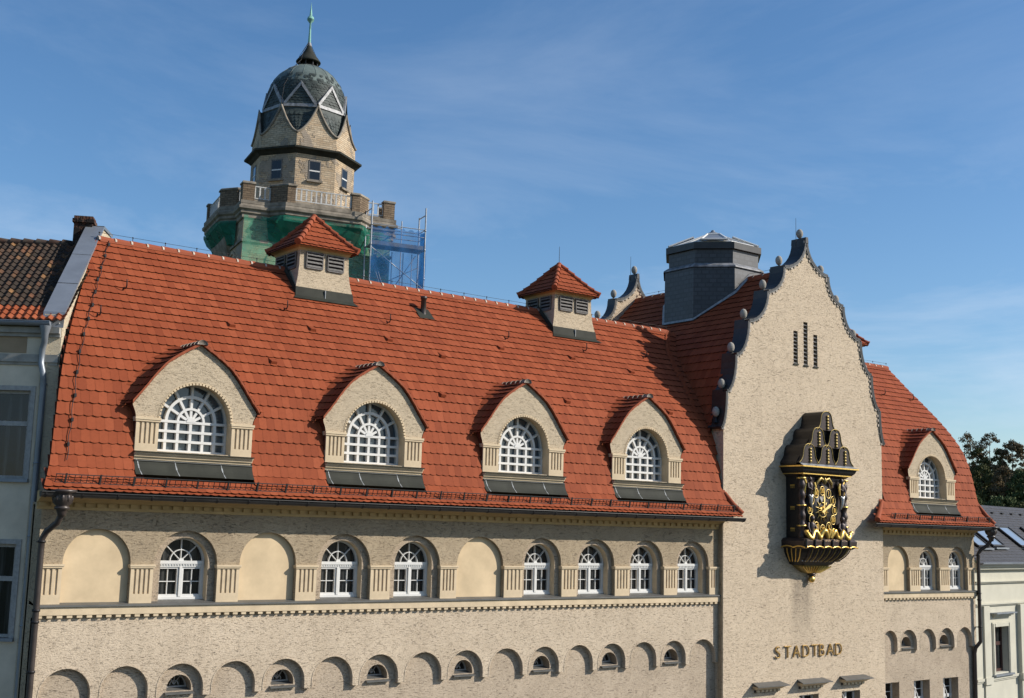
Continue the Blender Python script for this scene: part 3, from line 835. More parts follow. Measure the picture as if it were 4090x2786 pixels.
for (c_, h, k) in NICHES+NICHER:
    if k != 'w': continue
    hw = min(.72, h-.2) if c_ < 40 else h-.125; sx = hw/.71
    loc = (c_+.01, .455 if c_ < 40 else .365, -2.31); sc_ = (sx, 1, (1.79-(.0))/1.81*(1 if hw > .68 else 1.0))
    zsc = (-.52-(-2.31))/(1.10+.71)
    if firstw: w = W0; firstw = False; w.location = loc; w.scale = (sx, 1, zsc)
    else: w = copy_tree(W0, BLD, loc, (sx, 1, zsc))
def lunette():
    mb = MB()
    mb.arcbar((0, 0), .34, 0, PI, .04, -.03, .03, 'frame_grey', 14); mb.box(-.36, .36, -.05, .03, -.06, .02, 'frame_grey')
    for t in (60, 90, 120): mb.bar((0, .05), (.33*math.cos(rad(t)), .33*math.sin(rad(t))), .02, -.02, .03, 'frame_grey')
    mb.arcbar((0, .04), .13, 0, PI, .02, -.02, .03, 'frame_grey', 10)
    w = mb.build('lunette_window', BLD)
    mb = MB(); mb.wall(arch(0, .36, -.06, 0, 14), [], .02, 'glass'); mb.build('pane', w)
    mb = MB(); mb.sweep_x([(.0, .0), (-.50, -.13), (-.50, -.165), (.0, -.06)], -.43, .43, 'lead_top'); mb.build('sill', w)
    return w
LN = lunette(); fl = True
for i in (2, 4, 6, 8, 10, 12, 14):
    a, b = ARL[i]; loc = (0.5*(a+b)+.03, .56, -4.76)
    if fl: LN.location = loc; fl = False
    else: copy_tree(LN, BLD, loc)
for i in (1, 3):
    a, b = ARR[i]; copy_tree(LN, BLD, (0.5*(a+b)+.03, .56, -4.76))
def rect_window(a, b, zt, y, bars):
    mb = MB(); z0 = -8.55
    mb.box(a, a+.09, y, y+.08, z0, zt, 'white'); mb.box(b-.09, b, y, y+.08, z0, zt, 'white')
    mb.box(a, b, y, y+.08, zt-.09, zt, 'white'); mb.box(a, b, y-.02, y+.08, zt-.92, zt-.78, 'white'); mb.box(0.5*(a+b)-.05, 0.5*(a+b)+.05, y-.01, y+.08, z0, zt-.05, 'white')
    mb.box(a, b, y+.02, y+.06, zt-.46, zt-.43, 'white')
    w = mb.build('casement_window', BLD); mb = MB(); mb.box(a+.02, b-.02, y+.05, y+.06, z0, zt-.02, 'glass'); mb.build('pane', w)
    if bars:
        mb = MB(); pts = [(a+.12, y-.22, zt-1.3), (a+.24, y-.25, zt-1.0), (a+.42, y-.28, zt-.82), (a+.36, y-.28, zt-.6), (a+.22, y-.25, zt-.35), (a+.1, y-.24, zt-.1)]
        mb.tube(pts, [.03, .028, .035, .03, .025, .02], 'white', 6); mb.box(a+.36, a+.48, y-.34, y-.26, zt-.86, zt-.72, 'white'); mb.build('stay_bar', w)
for (a, b) in RECT_R: rect_window(a, b, -6.36, .55, True)
for (a, b) in RECTG: rect_window(a, b, -6.46, .05, True)
for (a, b) in ((37.92, 39.55), (40.62, 42.25), (43.36, 45.0)):       # dripstone canopies
    mb = MB(); 
    mb.add([(a, GY, -5.82), (b, GY, -5.82), (b+.14, GY-.42, -5.93), (a-.14, GY-.42, -5.93), (a, GY, -5.86), (b, GY, -5.86), (b+.14, GY-.42, -5.965), (a-.14, GY-.42, -5.965)], [(0, 3, 2, 1), (4, 5, 6, 7), (3, 7, 6, 2), (0, 4, 7, 3), (1, 2, 6, 5)], 'lead_top')
    mb.loft([[(a-.1, GY-.36, -5.95), (b+.1, GY-.36, -5.95), (b+.06, GY, -5.95), (a-.06, GY, -5.95)], [(a+.02, GY-.22, -6.04), (b-.02, GY-.22, -6.04), (b-.02, GY, -6.04), (a+.02, GY, -6.04)], [(a+.06, GY-.14, -6.09), (b-.06, GY-.14, -6.09), (b-.06, GY, -6.09), (a+.06, GY, -6.09)]], 'cream_trim')
    mb.box(a+.08, b-.08, GY-.06, GY, -6.2, -6.09, 'pipe')
    for i in range(6):
        x = a+.14+i*(b-a-.42)/5; mb.box(x, x+.15, GY-.13, GY-.06, -6.18, -6.10, 'cream_trim')
    mb.build('window_canopy', BLD)
# ---- dormers --------------------------------------------------------------------------
HOOD = Profile([(-a, z) for a, z in OUTL[::-1]])        # from the eaves bulge (-1.94) up to the peak (0)
DY = -.20
def dormer():
    R_ = .0
    zs = 2.80; r = 1.13
    mb = MB()
    side = [(1.76, 1.86), (1.76, 2.72), (1.80, 2.95), (1.90, 3.18)]+[(a-.05, z-.02) for a, z in OUTL[::-1][1:-1]]
    outline = side+[(0, 5.06)]+[(-a, z) for a, z in side[::-1]]
    hole = arch(0, r, 1.9, zs, 30)
    mb.wall(outline, [hole], DY, 'stucco_dormer'); mb.reveal(hole, DY, .40, 'cream_trim', True)
    mb.reveal(outline, DY, .6, 'stucco_dormer', True)
    mb.box(-1.7, 1.7, .62, .64, 1.2, 4.4, 'black')
    d = mb.build('dormer', BLD)
    mb = MB()                                                     # toothed ring round the arch
    for i in range(34):
        a0 = PI*i/34; mb.arcbar((0, zs), r-.028, a0, a0+PI/34*.68, .056, DY-.025, DY+.05, 'cream_trim', 1)
    mb.arcbar((0, zs), r+.015, 0, PI, .02, DY-.012, DY+.01, 'cream_trim', 34)
    mb.build('arch_ring', d)
    for s in (-1, 1):
        pilaster('pilaster', d, .66, .96, (s*1.445, DY, 1.87), 4, 'cream_trim', .12, .22)
    mb = MB()                                                     # moulded ledge
    mb.sweep_x([(.34, 1.90), (-.44, 1.865), (-.44, 1.835), (.34, 1.84)], -1.80, 1.80, 'lead')
    for (y, z0, z1) in ((-.385, 1.785, 1.835), (-.35, 1.755, 1.785), (-.33, 1.715, 1.755), (-.29, 1.69, 1.715), (-.27, 1.64, 1.69)): mb.box(-1.79, 1.79, y, 0, z0, z1, 'cream_trim')
    mb.build('ledge', d)
    mb = MB(); ap = [(-.30, 1.64), (-.33, 1.60), (-.35, 1.50), (-.40, 1.38), (-.465, 1.29), (-.55, 1.205)]
    pts = ap+[(-.1, 1.15), (-.1, 1.64)]
    mb.sweep_x(pts, -1.79, 1.79, 'lead')
    for x in (-.62, .78, -1.72):
        for k in range(len(ap)-1):
            (y0, z0), (y1, z1) = ap[k], ap[k+1]; w = .007+.006*((k*7) % 3); mb.add([(x-w+.02*k, y0-.006, z0), (x+w+.02*k, y0-.006, z0), (x+w+.02*k+.02, y1-.006, z1), (x-w+.02*k+.02, y1-.006, z1)], [(0, 1, 2, 3)], 'solder')
    mb.box(-1.79, 1.79, -.36, -.27, 1.595, 1.615, 'lead_top')
    mb.build('apron', d)
    # hood: tile courses that sweep out of the main roof and over the gable edge
    mb = MB()
    def mk(sg):
        cache = {}
        def base(u, s):
            (a, z), n = HOOD.at_s(s); yr = MAIN.a_of_z(z)-.07; yf = DY-.10; yr += .09; D = max(.05, yr-yf); rf = min(.42, .75*D); L = .16+.55*rf+.12*D; f = (D-rf)/(D-rf+rf+L*.6+.001)
            if u <= f: return (a, yf+(D-rf)*u/max(f, .001), z)
            q = PI/2*(u-f)/(1-f); return (a-L*(1-math.cos(q)), yf+D-rf+rf*math.sin(q), z)
        def P(u, s):
            x, y, z = base(u, s); return Vector((x*(1 if sg < 0 else -1), y, z))
        def N(u, s):
            k = (round(u, 2), round(s, 2))
            if k in cache: return cache[k]
            e = .02; du = P(min(u+e, 1), s)-P(max(u-e, 0), s); ds = P(u, s+e)-P(u, s-e)
            n = du.cross(ds).normalized()
            if n.y > 0 or (abs(n.y) < .05 and n.z < 0): n = -n
            if n.z < -.05: n = -n
            cache[k] = n; return n
        return P, N
    for sg in (-1, 1):
        P, N = mk(sg)
        rows = 9; e = HOOD.len/rows
        for k in range(rows):
            s = k*e; z = HOOD.at_s(s)[0][1]; D = MAIN.a_of_z(z)-DY
            nt = max(3, int(round((1.1*D+.45)/.25)))
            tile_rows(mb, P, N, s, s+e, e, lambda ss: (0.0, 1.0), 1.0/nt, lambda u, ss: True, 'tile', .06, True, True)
        # verge: thin tile edge seen on the gable face
        for k in range(24):
            a0, b0 = HOOD.at_s(HOOD.len*k/24)[0], HOOD.at_s(HOOD.len*(k+1)/24)[0]
            f = 1 if sg < 0 else -1; j = .018*(k % 3 == 0)
            q = [(a0[0]*f, DY-.12, a0[1]-.035-j), (b0[0]*f, DY-.12, b0[1]-.035), (b0[0]*f, DY-.12, b0[1]+.05), (a0[0]*f, DY-.12, a0[1]+.05)]
            q2 = [(x, DY+.05, z) for x, y, z in q]
            mb.add(q+q2, [(0, 1, 2, 3), (0, 1, 5, 4), (3, 2, 6, 7)], 'tile_ridge')
        # soffit back to the wall below the bulge
        f = sg
        for (z0, x0, z1, x1) in ((3.22, 1.94, 2.98, 1.83), (2.98, 1.83, 2.70, 1.78), (2.70, 1.78, 2.25, 1.775), (2.25, 1.775, 1.85, 1.77)):
            mb.add([(f*x0, DY-.08 if z0 > 3 else DY-.0, z0), (f*x1, DY, z1), (f*x1, .5, z1), (f*x0, .6, z0)], [(0, 1, 2, 3)], 'tile_deck')
    mb.build('hood', d)
    mb = MB()
    y = DY-.16
    for k in range(6):
        a, b = y+k*.27, y+k*.27+.31
        mat_ = 'egg' if k == 0 else ('solder' if k == 5 else 'tile_ridge')
        for (yy0, yy1, r0, r1, mm) in ((a, b, .13, .10, mat_), (a, a+.05, .145, .14, 'mortar')):
            vs = []
            for q, rr in ((yy0, r0), (yy1, r1)):
                for j in range(9): t = PI*j/8; vs.append((rr*1.15*math.cos(t), q, 5.06+rr*math.sin(t)-.01*k*0))
            mb.add(vs, [(j, j+1, 10+j, 9+j) for j in range(8)]+[tuple(range(9))], mm, True)
    mb.build('ridge_tiles', d)
    # the big fan window
    mb = MB(); wy = .27; ya, yb = wy-.07, wy+.03; b = .085
    mb.arcbar((0, zs), r-.03, 0, PI, .07, ya, yb, 'white', 30)
    mb.arcbar((0, zs), .75, 0, PI, b, ya-.04, yb, 'white', 24); mb.arcbar((0, zs), .40, 0, PI, .07, ya-.04, yb, 'white', 18)
    for x in (-1.1, -.75, -.385, 0, .385, .75, 1.1): mb.box(x-b/2, x+b/2, ya-.04, yb, 1.9, zs+.01, 'white')
    for z in (zs, zs-.285, zs-.57, zs-.86): mb.box(-1.12, 1.12, ya-.05, yb-.01, z-.04, z+.035, 'white')
    for t in (30, 60, 90, 120, 150):
        mb.bar((.02*math.cos(rad(t)), zs+.02), (1.1*math.cos(rad(t)), zs+1.1*math.sin(rad(t))), .075, ya-.02, yb-.012, 'white')
    mb.slab([(.14*math.cos(PI*i/8), zs+.14*math.sin(PI*i/8)) for i in range(9)], ya-.06, yb-.02, 'white')
    w = mb.build('fan_window', d)
    mb = MB(); mb.wall(arch(0, r, 1.9, zs, 30), [], wy+.02, 'glass_pale'); mb.build('pane', d)
    return d
D0 = dormer(); D0.location = (DORM[0], 0, 0)
for x in DORM[1:]: copy_tree(D0, BLD, (x, 0, 0))

# ---- louvred roof turrets -------------------------------------------------------------
def turret():
    cy = RY; mb = MB()
    def ring(hx, hy, z): return [(-hx, cy-hy, z), (hx, cy-hy, z), (hx, cy+hy, z), (-hx, cy+hy, z)]
    secs = [(1.18, 1.12, 7.5), (1.12, 1.06, 8.1), (1.03, 1.0, 8.5), (.985, .97, 8.9), (.965, .96, 9.46)]
    mb.loft([ring(a, b, z) for a, b, z in secs], 'stucco_dormer', False)
    cove = [(.98, .975, 9.46), (1.0, .99, 9.49), (1.01, 1.0, 9.51), (1.03, 1.02, 9.56), (1.08, 1.07, 9.61), (1.14, 1.13, 9.645), (1.16, 1.15, 9.66)]
    mb.loft([ring(a, b, z) for a, b, z in cove], 'ochre_trim', False)
    t = mb.build('roof_turret', BLD)
    lou = MB(); fr = MB()
    def louvre(a, b, axis, off, sgn):
        z0, z1 = 8.84, 9.42
        def put(m_, u0, u1, d0, d1, za, zb, mat_):
            lo, hi = sorted((off+sgn*d0, off+sgn*d1))
            if axis == 'y': m_.box(u0, u1, lo, hi, za, zb, mat_)
            else: m_.box(lo, hi, u0, u1, za, zb, mat_)
        put(lou, a, b, .004, .012, z0, z1, 'black')
        w = .035
        put(lou, a, a+w, .0, .05, z0, z1, 'wood_grey'); put(lou, b-w, b, .0, .05, z0, z1, 'wood_grey'); put(lou, a+w, b-w, 0, .05, z0-.02, z0+w, 'wood_grey'); put(lou, a+w, b-w, 0, .045, z1-w, z1, 'wood_grey')
        for i in range(4):
            z = z0+.06+i*.135
            if axis == 'y':
                y0 = off+sgn*.06; y1 = off+sgn*.0
                lou.add([(a+w, y0, z), (b-w, y0, z), (b-w, y1, z+.07), (a+w, y1, z+.07), (a+w, y0, z-.02), (b-w, y0, z-.02)], [(0, 1, 2, 3), (0, 4, 5, 1)], 'wood_grey')
            else:
                x0 = off+sgn*.06; x1 = off+sgn*.0
                lou.add([(x0, a+w, z), (x0, b-w, z), (x1, b-w, z+.07), (x1, a+w, z+.07), (x0, a+w, z-.02), (x0, b-w, z-.02)], [(0, 1, 2, 3), (0, 4, 5, 1)], 'wood_grey')
    for s in (-1, 1):
        louvre(-.74, -.07, 'y', cy+s*.985, s); louvre(.10, .76, 'y', cy+s*.985, s)
        louvre(cy-.76, cy-.08, 'x', s*.99, s); louvre(cy+.08, cy+.76, 'x', s*.99, s)
    lou.build('louvre', t)
    mb = MB()
    # pyramid tile roof with a slight bell at the foot
    PR = Profile([(-1.22, 9.62), (-1.04, 9.77), (-.74, 10.08), (-.38, 10.50), (-.03, 10.92)])
    def face(q):
        c_, s_ = (1, 0, -1, 0)[q], (0, 1, 0, -1)[q]
        def P(u, s):
            (a, z), n = PR.at_s(s); x, y = u, a; return Vector((x*c_-y*s_, cy+x*s_+y*c_, z))
        def N(u, s):
            (a, z), n = PR.at_s(s); x, y = 0, n[0]; return Vector((x*c_-y*s_, x*s_+y*c_, n[1]))
        return P, N
    for q in range(4):
        P, N = face(q)
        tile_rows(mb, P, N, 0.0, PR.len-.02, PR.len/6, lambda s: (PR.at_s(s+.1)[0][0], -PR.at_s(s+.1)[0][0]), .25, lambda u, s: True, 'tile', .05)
        for s in range(8):
            a0, z0 = PR.at_s(PR.len*s/8)[0]; a1, z1 = PR.at_s(PR.len*(s+1)/8)[0]
            vs = [P(a0, PR.len*s/8), P(-a0, PR.len*s/8), P(-a1, PR.len*(s+1)/8), P(a1, PR.len*(s+1)/8)]; mb.add(vs, [(0, 1, 2, 3)], 'tile_deck')
    mb.build('tiled_cap', t)
    mb = MB()
    for sx in (-1, 1):
        for sy in (-1, 1):
            for k in range(6):
                s0, s1 = PR.len*k/6-.03, PR.len*(k+1)/6+.03
                (a0, z0), _ = PR.at_s(max(0, s0)); (a1, z1), _ = PR.at_s(min(PR.len, s1))
                mb.tube([(sx*-a0, cy+sy*-a0, z0+.05), (sx*-a1, cy+sy*-a1, z1+.03)], [.115, .085], 'tile_ridge', 10)
                mb.tube([(sx*-a0, cy+sy*-a0, z0+.05), (sx*(-a0-.03), cy+sy*(-a0-.03), z0+.075)], [.125, .12], 'tile_ridge', 10)
    mb.ball((0, cy, 10.95), .13, 'tile_ridge', 10)
    mb.build('hip_tiles', t)
    mb = MB()
    zf = [MAIN.z_of_a(cy-1.13), MAIN.z_of_a(cy-1.34)]
    mb.add([(-1.13, cy-1.085, 8.10), (1.13, cy-1.085, 8.10), (1.15, cy-1.14, 7.80), (-1.15, cy-1.14, 7.80), (1.30, cy-1.34, 7.66), (-1.30, cy-1.34, 7.66), (-1.13, cy-1.06, 8.12), (1.13, cy-1.06, 8.12)], [(0, 3, 2, 1), (3, 5, 4, 2), (6, 0, 1, 7)], 'lead')
    mb.box(-.012, .012, cy-1.16, cy-1.09, 7.8, 8.09, 'solder')
    for s in (-1, 1): mb.add([(s*1.13, cy-1.085, 8.10), (s*1.15, cy-1.14, 7.8), (s*1.16, cy, 8.95), (s*1.06, cy, 9.1)], [(0, 1, 2, 3)], 'lead')
    mb.build('flashing', t)
    return t
T0 = turret(); T0.location = (TUR[0], 0, 0)
for x in TUR[1:]: copy_tree(T0, BLD, (x, 0, 0))
mb = MB(); mb.tube([(TUR[1], RY, 10.9), (TUR[1], RY, 11.75)], [.014, .008], 'iron', 5); mb.build('lightning_rod', BLD)

# ---- slate lantern on the cross roof --------------------------------------------------
def octo(r, z, c_=(GC, 5.23), ph=22.5): return [(c_[0]+r*math.cos(rad(ph+45*k)), c_[1]+r*math.sin(rad(ph+45*k)), z) for k in range(8)]
def slate_mat():
    t = NT('dark_slate_shingles'); tcn = t.new('ShaderNodeTexCoord'); 
    br = t.new('ShaderNodeTexBrick'); br.inputs['Scale'].default_value = 1.0; br.inputs['Mortar Size'].default_value = 0.03; br.inputs['Brick Width'].default_value = .34; br.inputs['Row Height'].default_value = .2
    br.inputs['Color1'].default_value = rgb((.011, .012, .015)); br.inputs['Color2'].default_value = rgb((.034, .036, .042)); br.inputs['Mortar'].default_value = rgb((.003, .003, .004))
    t.link(tcn.outputs['UV'], br.inputs['Vector']); 
    g = t.new('ShaderNodeNewGeometry'); n = t.noise(t.coord(), 2.5, 5, .6)
    col = t.mix(t.ramp(n, [(.35, 0.0), (.7, .5)]), br.outputs[0], (.034, .037, .043))
    t.bump(br.outputs['Fac'], -1.0, .05); return t.out(col, .52, 0, .8)
M['slate_wall'] = slate_mat()
def uv_walls(o):
    me = o.data; uv = me.uv_layers.new(name='UVMap')
    for p in me.polygons:
        n = p.normal; ux = Vector((-n.y, n.x, 0))
        ux = ux.normalized() if ux.length > .01 else Vector((1, 0, 0)); uy = n.cross(ux)
        for li in p.loop_indices:
            v = me.vertices[me.loops[li].vertex_index].co; uv.data[li].uv = (v.dot(ux), v.dot(uy) if abs(n.z) > .7 else v.z)
mb = MB()
mb.loft([octo(2.42, 9.0), octo(2.40, 11.9), octo(2.38, 12.02)], 'slate_wall'); mb.loft([octo(2.2, 12.0), octo(2.22, 12.88)], 'slate_wall')
lan = mb.build('roof_lantern', BLD); uv_walls(lan)
M['white_lead_old'] = plain('stained_lead', (.20, .205, .215), .6, .05, .6, 3.5)
mb = MB(); mb.loft([octo(2.48, 11.93), octo(2.46, 12.0), octo(2.24, 12.14), octo(2.2, 12.13)], 'white_lead_old', False, False); mb.build('lead_band', lan)
mb = MB(); mb.loft([octo(2.20, 12.78), octo(2.36, 12.80), octo(2.36, 13.10), octo(2.22, 13.14), octo(2.1, 13.14)], 'copper'); 
o_ = mb.build('parapet_cap', lan)
mb = MB()
ap = Vector((GC, 5.23, 14.02)); base = [Vector(p) for p in octo(1.98, 13.16)]
for k in range(8): mb.add([base[k], base[(k+1) % 8], ap], [(0, 1, 2)], 'glass_pale')
sky_ = mb.build('skylight', lan)
mb = MB()
for k in range(8):
    a, b = base[k], base[(k+1) % 8]
    mb.tube([a+Vector((0, 0, .03)), ap+Vector((0, 0, .03))], .05, 'white', 6); mb.tube([a+Vector((0, 0, .03)), b+Vector((0, 0, .03))], .055, 'white', 6)
    m_ = (a+b)/2; mb.tube([m_+Vector((0, 0, .03)), m_.lerp(ap, .78)+Vector((0, 0, .03))], .025, 'white', 5)
mb.lathe([(.28, -.06), (.22, .02), (.10, .07), (.1, .12), (.04, .16), (0, .17)], ap, 'zinc', 12)
mb.build('skylight_frame', lan)
for k in (2, 4, 6, 0):           # raised opening sashes
    a, b = base[k], base[(k+1) % 8]; mb = MB(); lo, hi = a.lerp(b, .12), a.lerp(b, .88); tp0, tp1 = lo.lerp(ap, .52), hi.lerp(ap, .52)
    out = ((a+b)/2-ap); out.z = 0; out.normalize()
    up_ = Vector((0, 0, .10)); u3 = Vector((0, 0, .16))
    q = [lo+up_+out*.22, hi+up_+out*.22, tp1+u3+out*.05, tp0+u3+out*.05]
    mb.add(q, [(0, 1, 2, 3)], 'zinc')
    for i in range(4): mb.tube([q[i], q[(i+1) % 4]], .05, 'white', 6)
    mb.build('opening_sash', lan)
mb = MB()                           # pale flashing where slate meets tiles
pts = []
for k in range(9):
    for f in (0, .5):
        a = Vector(octo(2.42, 0)[k % 8]); b = Vector(octo(2.42, 0)[(k+1) % 8]); p_ = a.lerp(b, f); d_ = abs(p_.x-GC); pts.append((p_, CROSS.z_of_a(GC-d_)))
for (p_, z), (q_, w) in zip(pts, pts[1:]):
    o1 = (p_-Vector((GC, 5.23, 0))).normalized(); o2 = (q_-Vector((GC, 5.23, 0))).normalized()
    mb.add([(p_.x, p_.y, z+.22), (q_.x, q_.y, w+.22), (q_.x+o2.x*.10, q_.y+o2.y*.10, w+.10-.0), (p_.x+o1.x*.10, p_.y+o1.y*.10, z+.10)], [(0, 1, 2, 3)], 'solder')
mb.build('flashing', lan)

# ================================================================== gold letters
M['gold_letter'] = plain('worn_letter_gilding', (.42, .265, .09), .4, .75, .25, 9, .5)
sign = thing('lettering', 'raised gold capital letters reading STADTBAD on the gable below the clock', 'sign', (GC-.05, GY, -4.9))
xs = {0: 39.36, 1: 39.98, 2: 40.53, 3: 41.12, 4: 41.68, 5: 42.14, 6: 42.70, 7: 43.24}
for i, ch in enumerate('STADTBAD'):
    vs, fs = text_mesh(ch, .66, .02, .006, -.017)
    x0 = min(v[0] for v in vs); x1 = max(v[0] for v in vs); z0 = min(v[2] for v in vs); z1 = max(v[2] for v in vs)
    h = .47; wd = {'S': .30, 'T': .42, 'A': .46, 'D': .42, 'B': .32}[ch]
    mb = MB(); mb.add([((v[0]-x0)/(x1-x0)*wd-wd/2, v[1], (v[2]-z0)/(z1-z0)*h) for v in vs], fs, 'gold_letter')
    mb.build('letter', sign, (xs[i], GY-.05, -4.92))

# ================================================================== the figured wall clock
CX = 41.37
CL = thing('wall_clock', 'black and gold figured clock case with scalloped copper hood on the gable front', 'clock', (CX, GY, -1.8))
def W_(name, mb, parent=CL): return mb.build(name, parent)
mb = MB(); mb.box(CX-1.38, CX+1.38, -1.0, GY, -.2, 2.5, 'clock_black'); mb.box(CX-1.18, CX+1.18, -1.05, -1.0, -.1, 2.42, 'clock_brown')
W_('case', mb)
for z in (.28, 1.16, 2.05):           # gilt fittings on the flank
    for x in (CX-1.40, CX+1.40):
        mb = MB()
        mb.box(x-.015, x+.015, -.72, -.50, z, z+.05, 'gold'); 
        for k in range(3): mb.box(x-.012, x+.012, -.72+.08*k, -.66+.08*k, z-.1, z, 'gold_dull')
        W_('gilt_fitting', mb)
def rect(hx, yf, z): return [(CX-hx, yf, z), (CX+hx, yf, z), (CX+hx, GY, z), (CX-hx, GY, z)]
mb = MB(); mb.loft([rect(1.42, -1.12, 2.44), rect(1.5, -1.22, 2.52), rect(1.56, -1.28, 2.56)], 'clock_brown')
mb.loft([rect(1.58, -1.30, 2.56), rect(1.68, -1.40, 2.66), rect(1.74, -1.46, 2.80), rect(1.8, -1.5, 2.80), rect(1.8, -1.5, 2.86)], 'clock_black')
for hx, yf, z in ((1.565, -1.29, 2.55), (1.81, -1.51, 2.835)):
    mb.box(CX-hx, CX+hx, yf-.012, yf+.02, z-.025, z+.028, 'gold')
    for s in (-1, 1): mb.box(CX+s*hx-.014, CX+s*hx+.014, yf, GY, z-.025, z+.028, 'gold')
mb.add([(CX-1.8, -1.5, 2.862), (CX+1.8, -1.5, 2.862), (CX+1.7, -1.2, 3.0), (CX-1.7, -1.2, 3.0)], [(0, 1, 2, 3)], 'zinc')
W_('cornice', mb)
def bell(cx, z0, h, w):
    pr = [(.5, 0), (.47, .05), (.40, .13), (.335, .28), (.30, .45), (.285, .62), (.25, .80), (.18, .93), (.08, .995), (0, 1)]
    R_ = [(cx+w*a, z0+h*b) for a, b in pr]; return R_+[(2*cx-x, z) for x, z in R_[::-1][1:]]
for (cx, z0) in ((-1.13, 2.98), (0, 2.98), (1.13, 2.98), (-.56, 3.68), (.56, 3.68), (0, 4.40)):
    yo = -1.27; b = bell(CX+cx, z0, .80, 1.26)
    mb = MB(); mb.slab(b, yo, GY, 'clock_black')
    inn = bell(CX+cx, z0+.0, .70, 1.02)
    mb.wall(inn, [], yo-.004, 'clock_brown')
    W_('hood_scallop', mb)
    mb = MB(); mb.tube([(x, yo-.01, z) for x, z in b], .017, 'gold_dull', 6); W_('gilt_rim', mb)
    mb = MB()
    for k in range(5): mb.ball((CX+cx+.05, yo-.03, z0+.08+.125*k), .078, 'gold_dull', 8, 1, .6, .8)
    W_('bead_garland', mb)
mb = MB(); mb.slab([(CX-1.74, 2.9), (CX-1.74, 3.02), (CX-1.2, 3.7), (CX-.62, 4.4), (CX-.2, 4.5), (CX+.2, 4.5), (CX+.62, 4.4), (CX+1.2, 3.7), (CX+1.74, 3.02), (CX+1.74, 2.9)], -1.1, GY, 'clock_black'); W_('hood_core', mb)
# twisted corner columns
for s in (-1, 1):
    mb = MB(); pr = []
    for k in range(29): z = -.1+k*2.5/28; pr.append((.145+.028*math.sin(k*1.35), z))
    mb.lathe(pr, (CX+s*1.36, -1.04, 0), 'clock_brown', 12)
    for z in (.42, 1.25, 2.36): mb.lathe([(.15, -.03), (.205, -.03), (.205, .03), (.15, .03)], (CX+s*1.36, -1.04, z), 'gold', 12)
    W_('column', mb)
# dial with twelve ringed numerals
M['gold_bright'] = plain('bright_gilding', (0.90, 0.66, 0.25), 0.45, 0.6, 0.1, 10, 0.5)
DC = (CX-.12, 1.09); DR = .79; ROM = ['XII', 'I', 'II', 'III', 'IIII', 'V', 'VI', 'VII', 'VIII', 'IX', 'X', 'XI']
mb = MB(); mb.lathe([(0, -.02), (1.02, -.02), (1.04, .03), (0, .03)], (0, 0, 0), 'clock_black', 32)
mb.v = [(DC[0]+x, -1.06-z*.8, DC[1]+y) for x, y, z in mb.v]; W_('dial', mb)
for k in range(12):
    t = PI/2-2*PI*k/12; px, pz = DC[0]+DR*math.cos(t), DC[1]+DR*math.sin(t)
    mb = MB(); mb.tube([(px+.155*math.cos(q), -1.11, pz+.185*math.sin(q)) for q in [2*PI*i/20 for i in range(21)]], .017, 'gold_bright', 6)
    vs, fs = text_mesh(ROM[k], .2, .012, .006)
    x0 = min(v[0] for v in vs); x1 = max(v[0] for v in vs); z0 = min(v[2] for v in vs); z1 = max(v[2] for v in vs)
    wd = min(.19, (x1-x0)*1.0); sx = wd/(x1-x0); hz = .19/(z1-z0)
    mb.add([(px+(v[0]-(x0+x1)/2)*sx, -1.115+v[1], pz+(v[2]-(z0+z1)/2)*hz) for v in vs], fs, 'gold')
    W_('numeral', mb)
mb = MB()                                # gilt wreath and sun face in the middle
for k in range(18):
    t = 2*PI*k/18; mb.ball((DC[0]+.28*math.cos(t), -1.12, DC[1]+.30*math.sin(t)), .034, 'gold', 8, 1, .6, 1)
mb.tube([(DC[0]+.28*math.cos(2*PI*i/24), -1.12, DC[1]+.30*math.sin(2*PI*i/24)) for i in range(25)], .026, 'gold_dull', 6)
for k in range(12):
    t = 2*PI*(k+.5)/12; mb.tube([(DC[0]+.28*math.cos(t), -1.11, DC[1]+.29*math.sin(t)), (DC[0]+.45*math.cos(t), -1.10, DC[1]+.5*math.sin(t))], [.04, .008], 'gold_dull', 5)
W_('dial_wreath', mb)
mb = MB(); mb.ball((DC[0], -1.16, DC[1]-.02), .10, 'gold', 12, 1, .6, 1.15)
for k in range(10):
    t = 2*PI*k/10; mb.tube([(DC[0]+.1*math.cos(t), -1.13, DC[1]+.1*math.sin(t)), (DC[0]+.25*math.cos(t+.2), -1.14, DC[1]+.19*math.sin(t+.2))], [.04, .012], 'gold', 6)
W_('sun_face', mb)
def hand(name, ang, L, w):
    mb = MB(); d = Vector((math.sin(ang), math.cos(ang))); n = Vector((d.y, -d.x)); c0 = Vector(DC)
    P = [c0-d*.18-n*w*.35, c0+d*L*.25-n*w*.4, c0+d*L*.62-n*w*.62, c0+d*L, c0+d*L*.62+n*w*.62, c0+d*L*.25+n*w*.4, c0-d*.18+n*w*.35]
    mb.slab([tuple(p) for p in P][::-1], -1.23 if L > .6 else -1.25, -1.215 if L > .6 else -1.235, 'gold_bright'); W_(name, mb)
hand('minute_hand', rad(0), .80, .075); hand('hour_hand', rad(60), .56, .12)
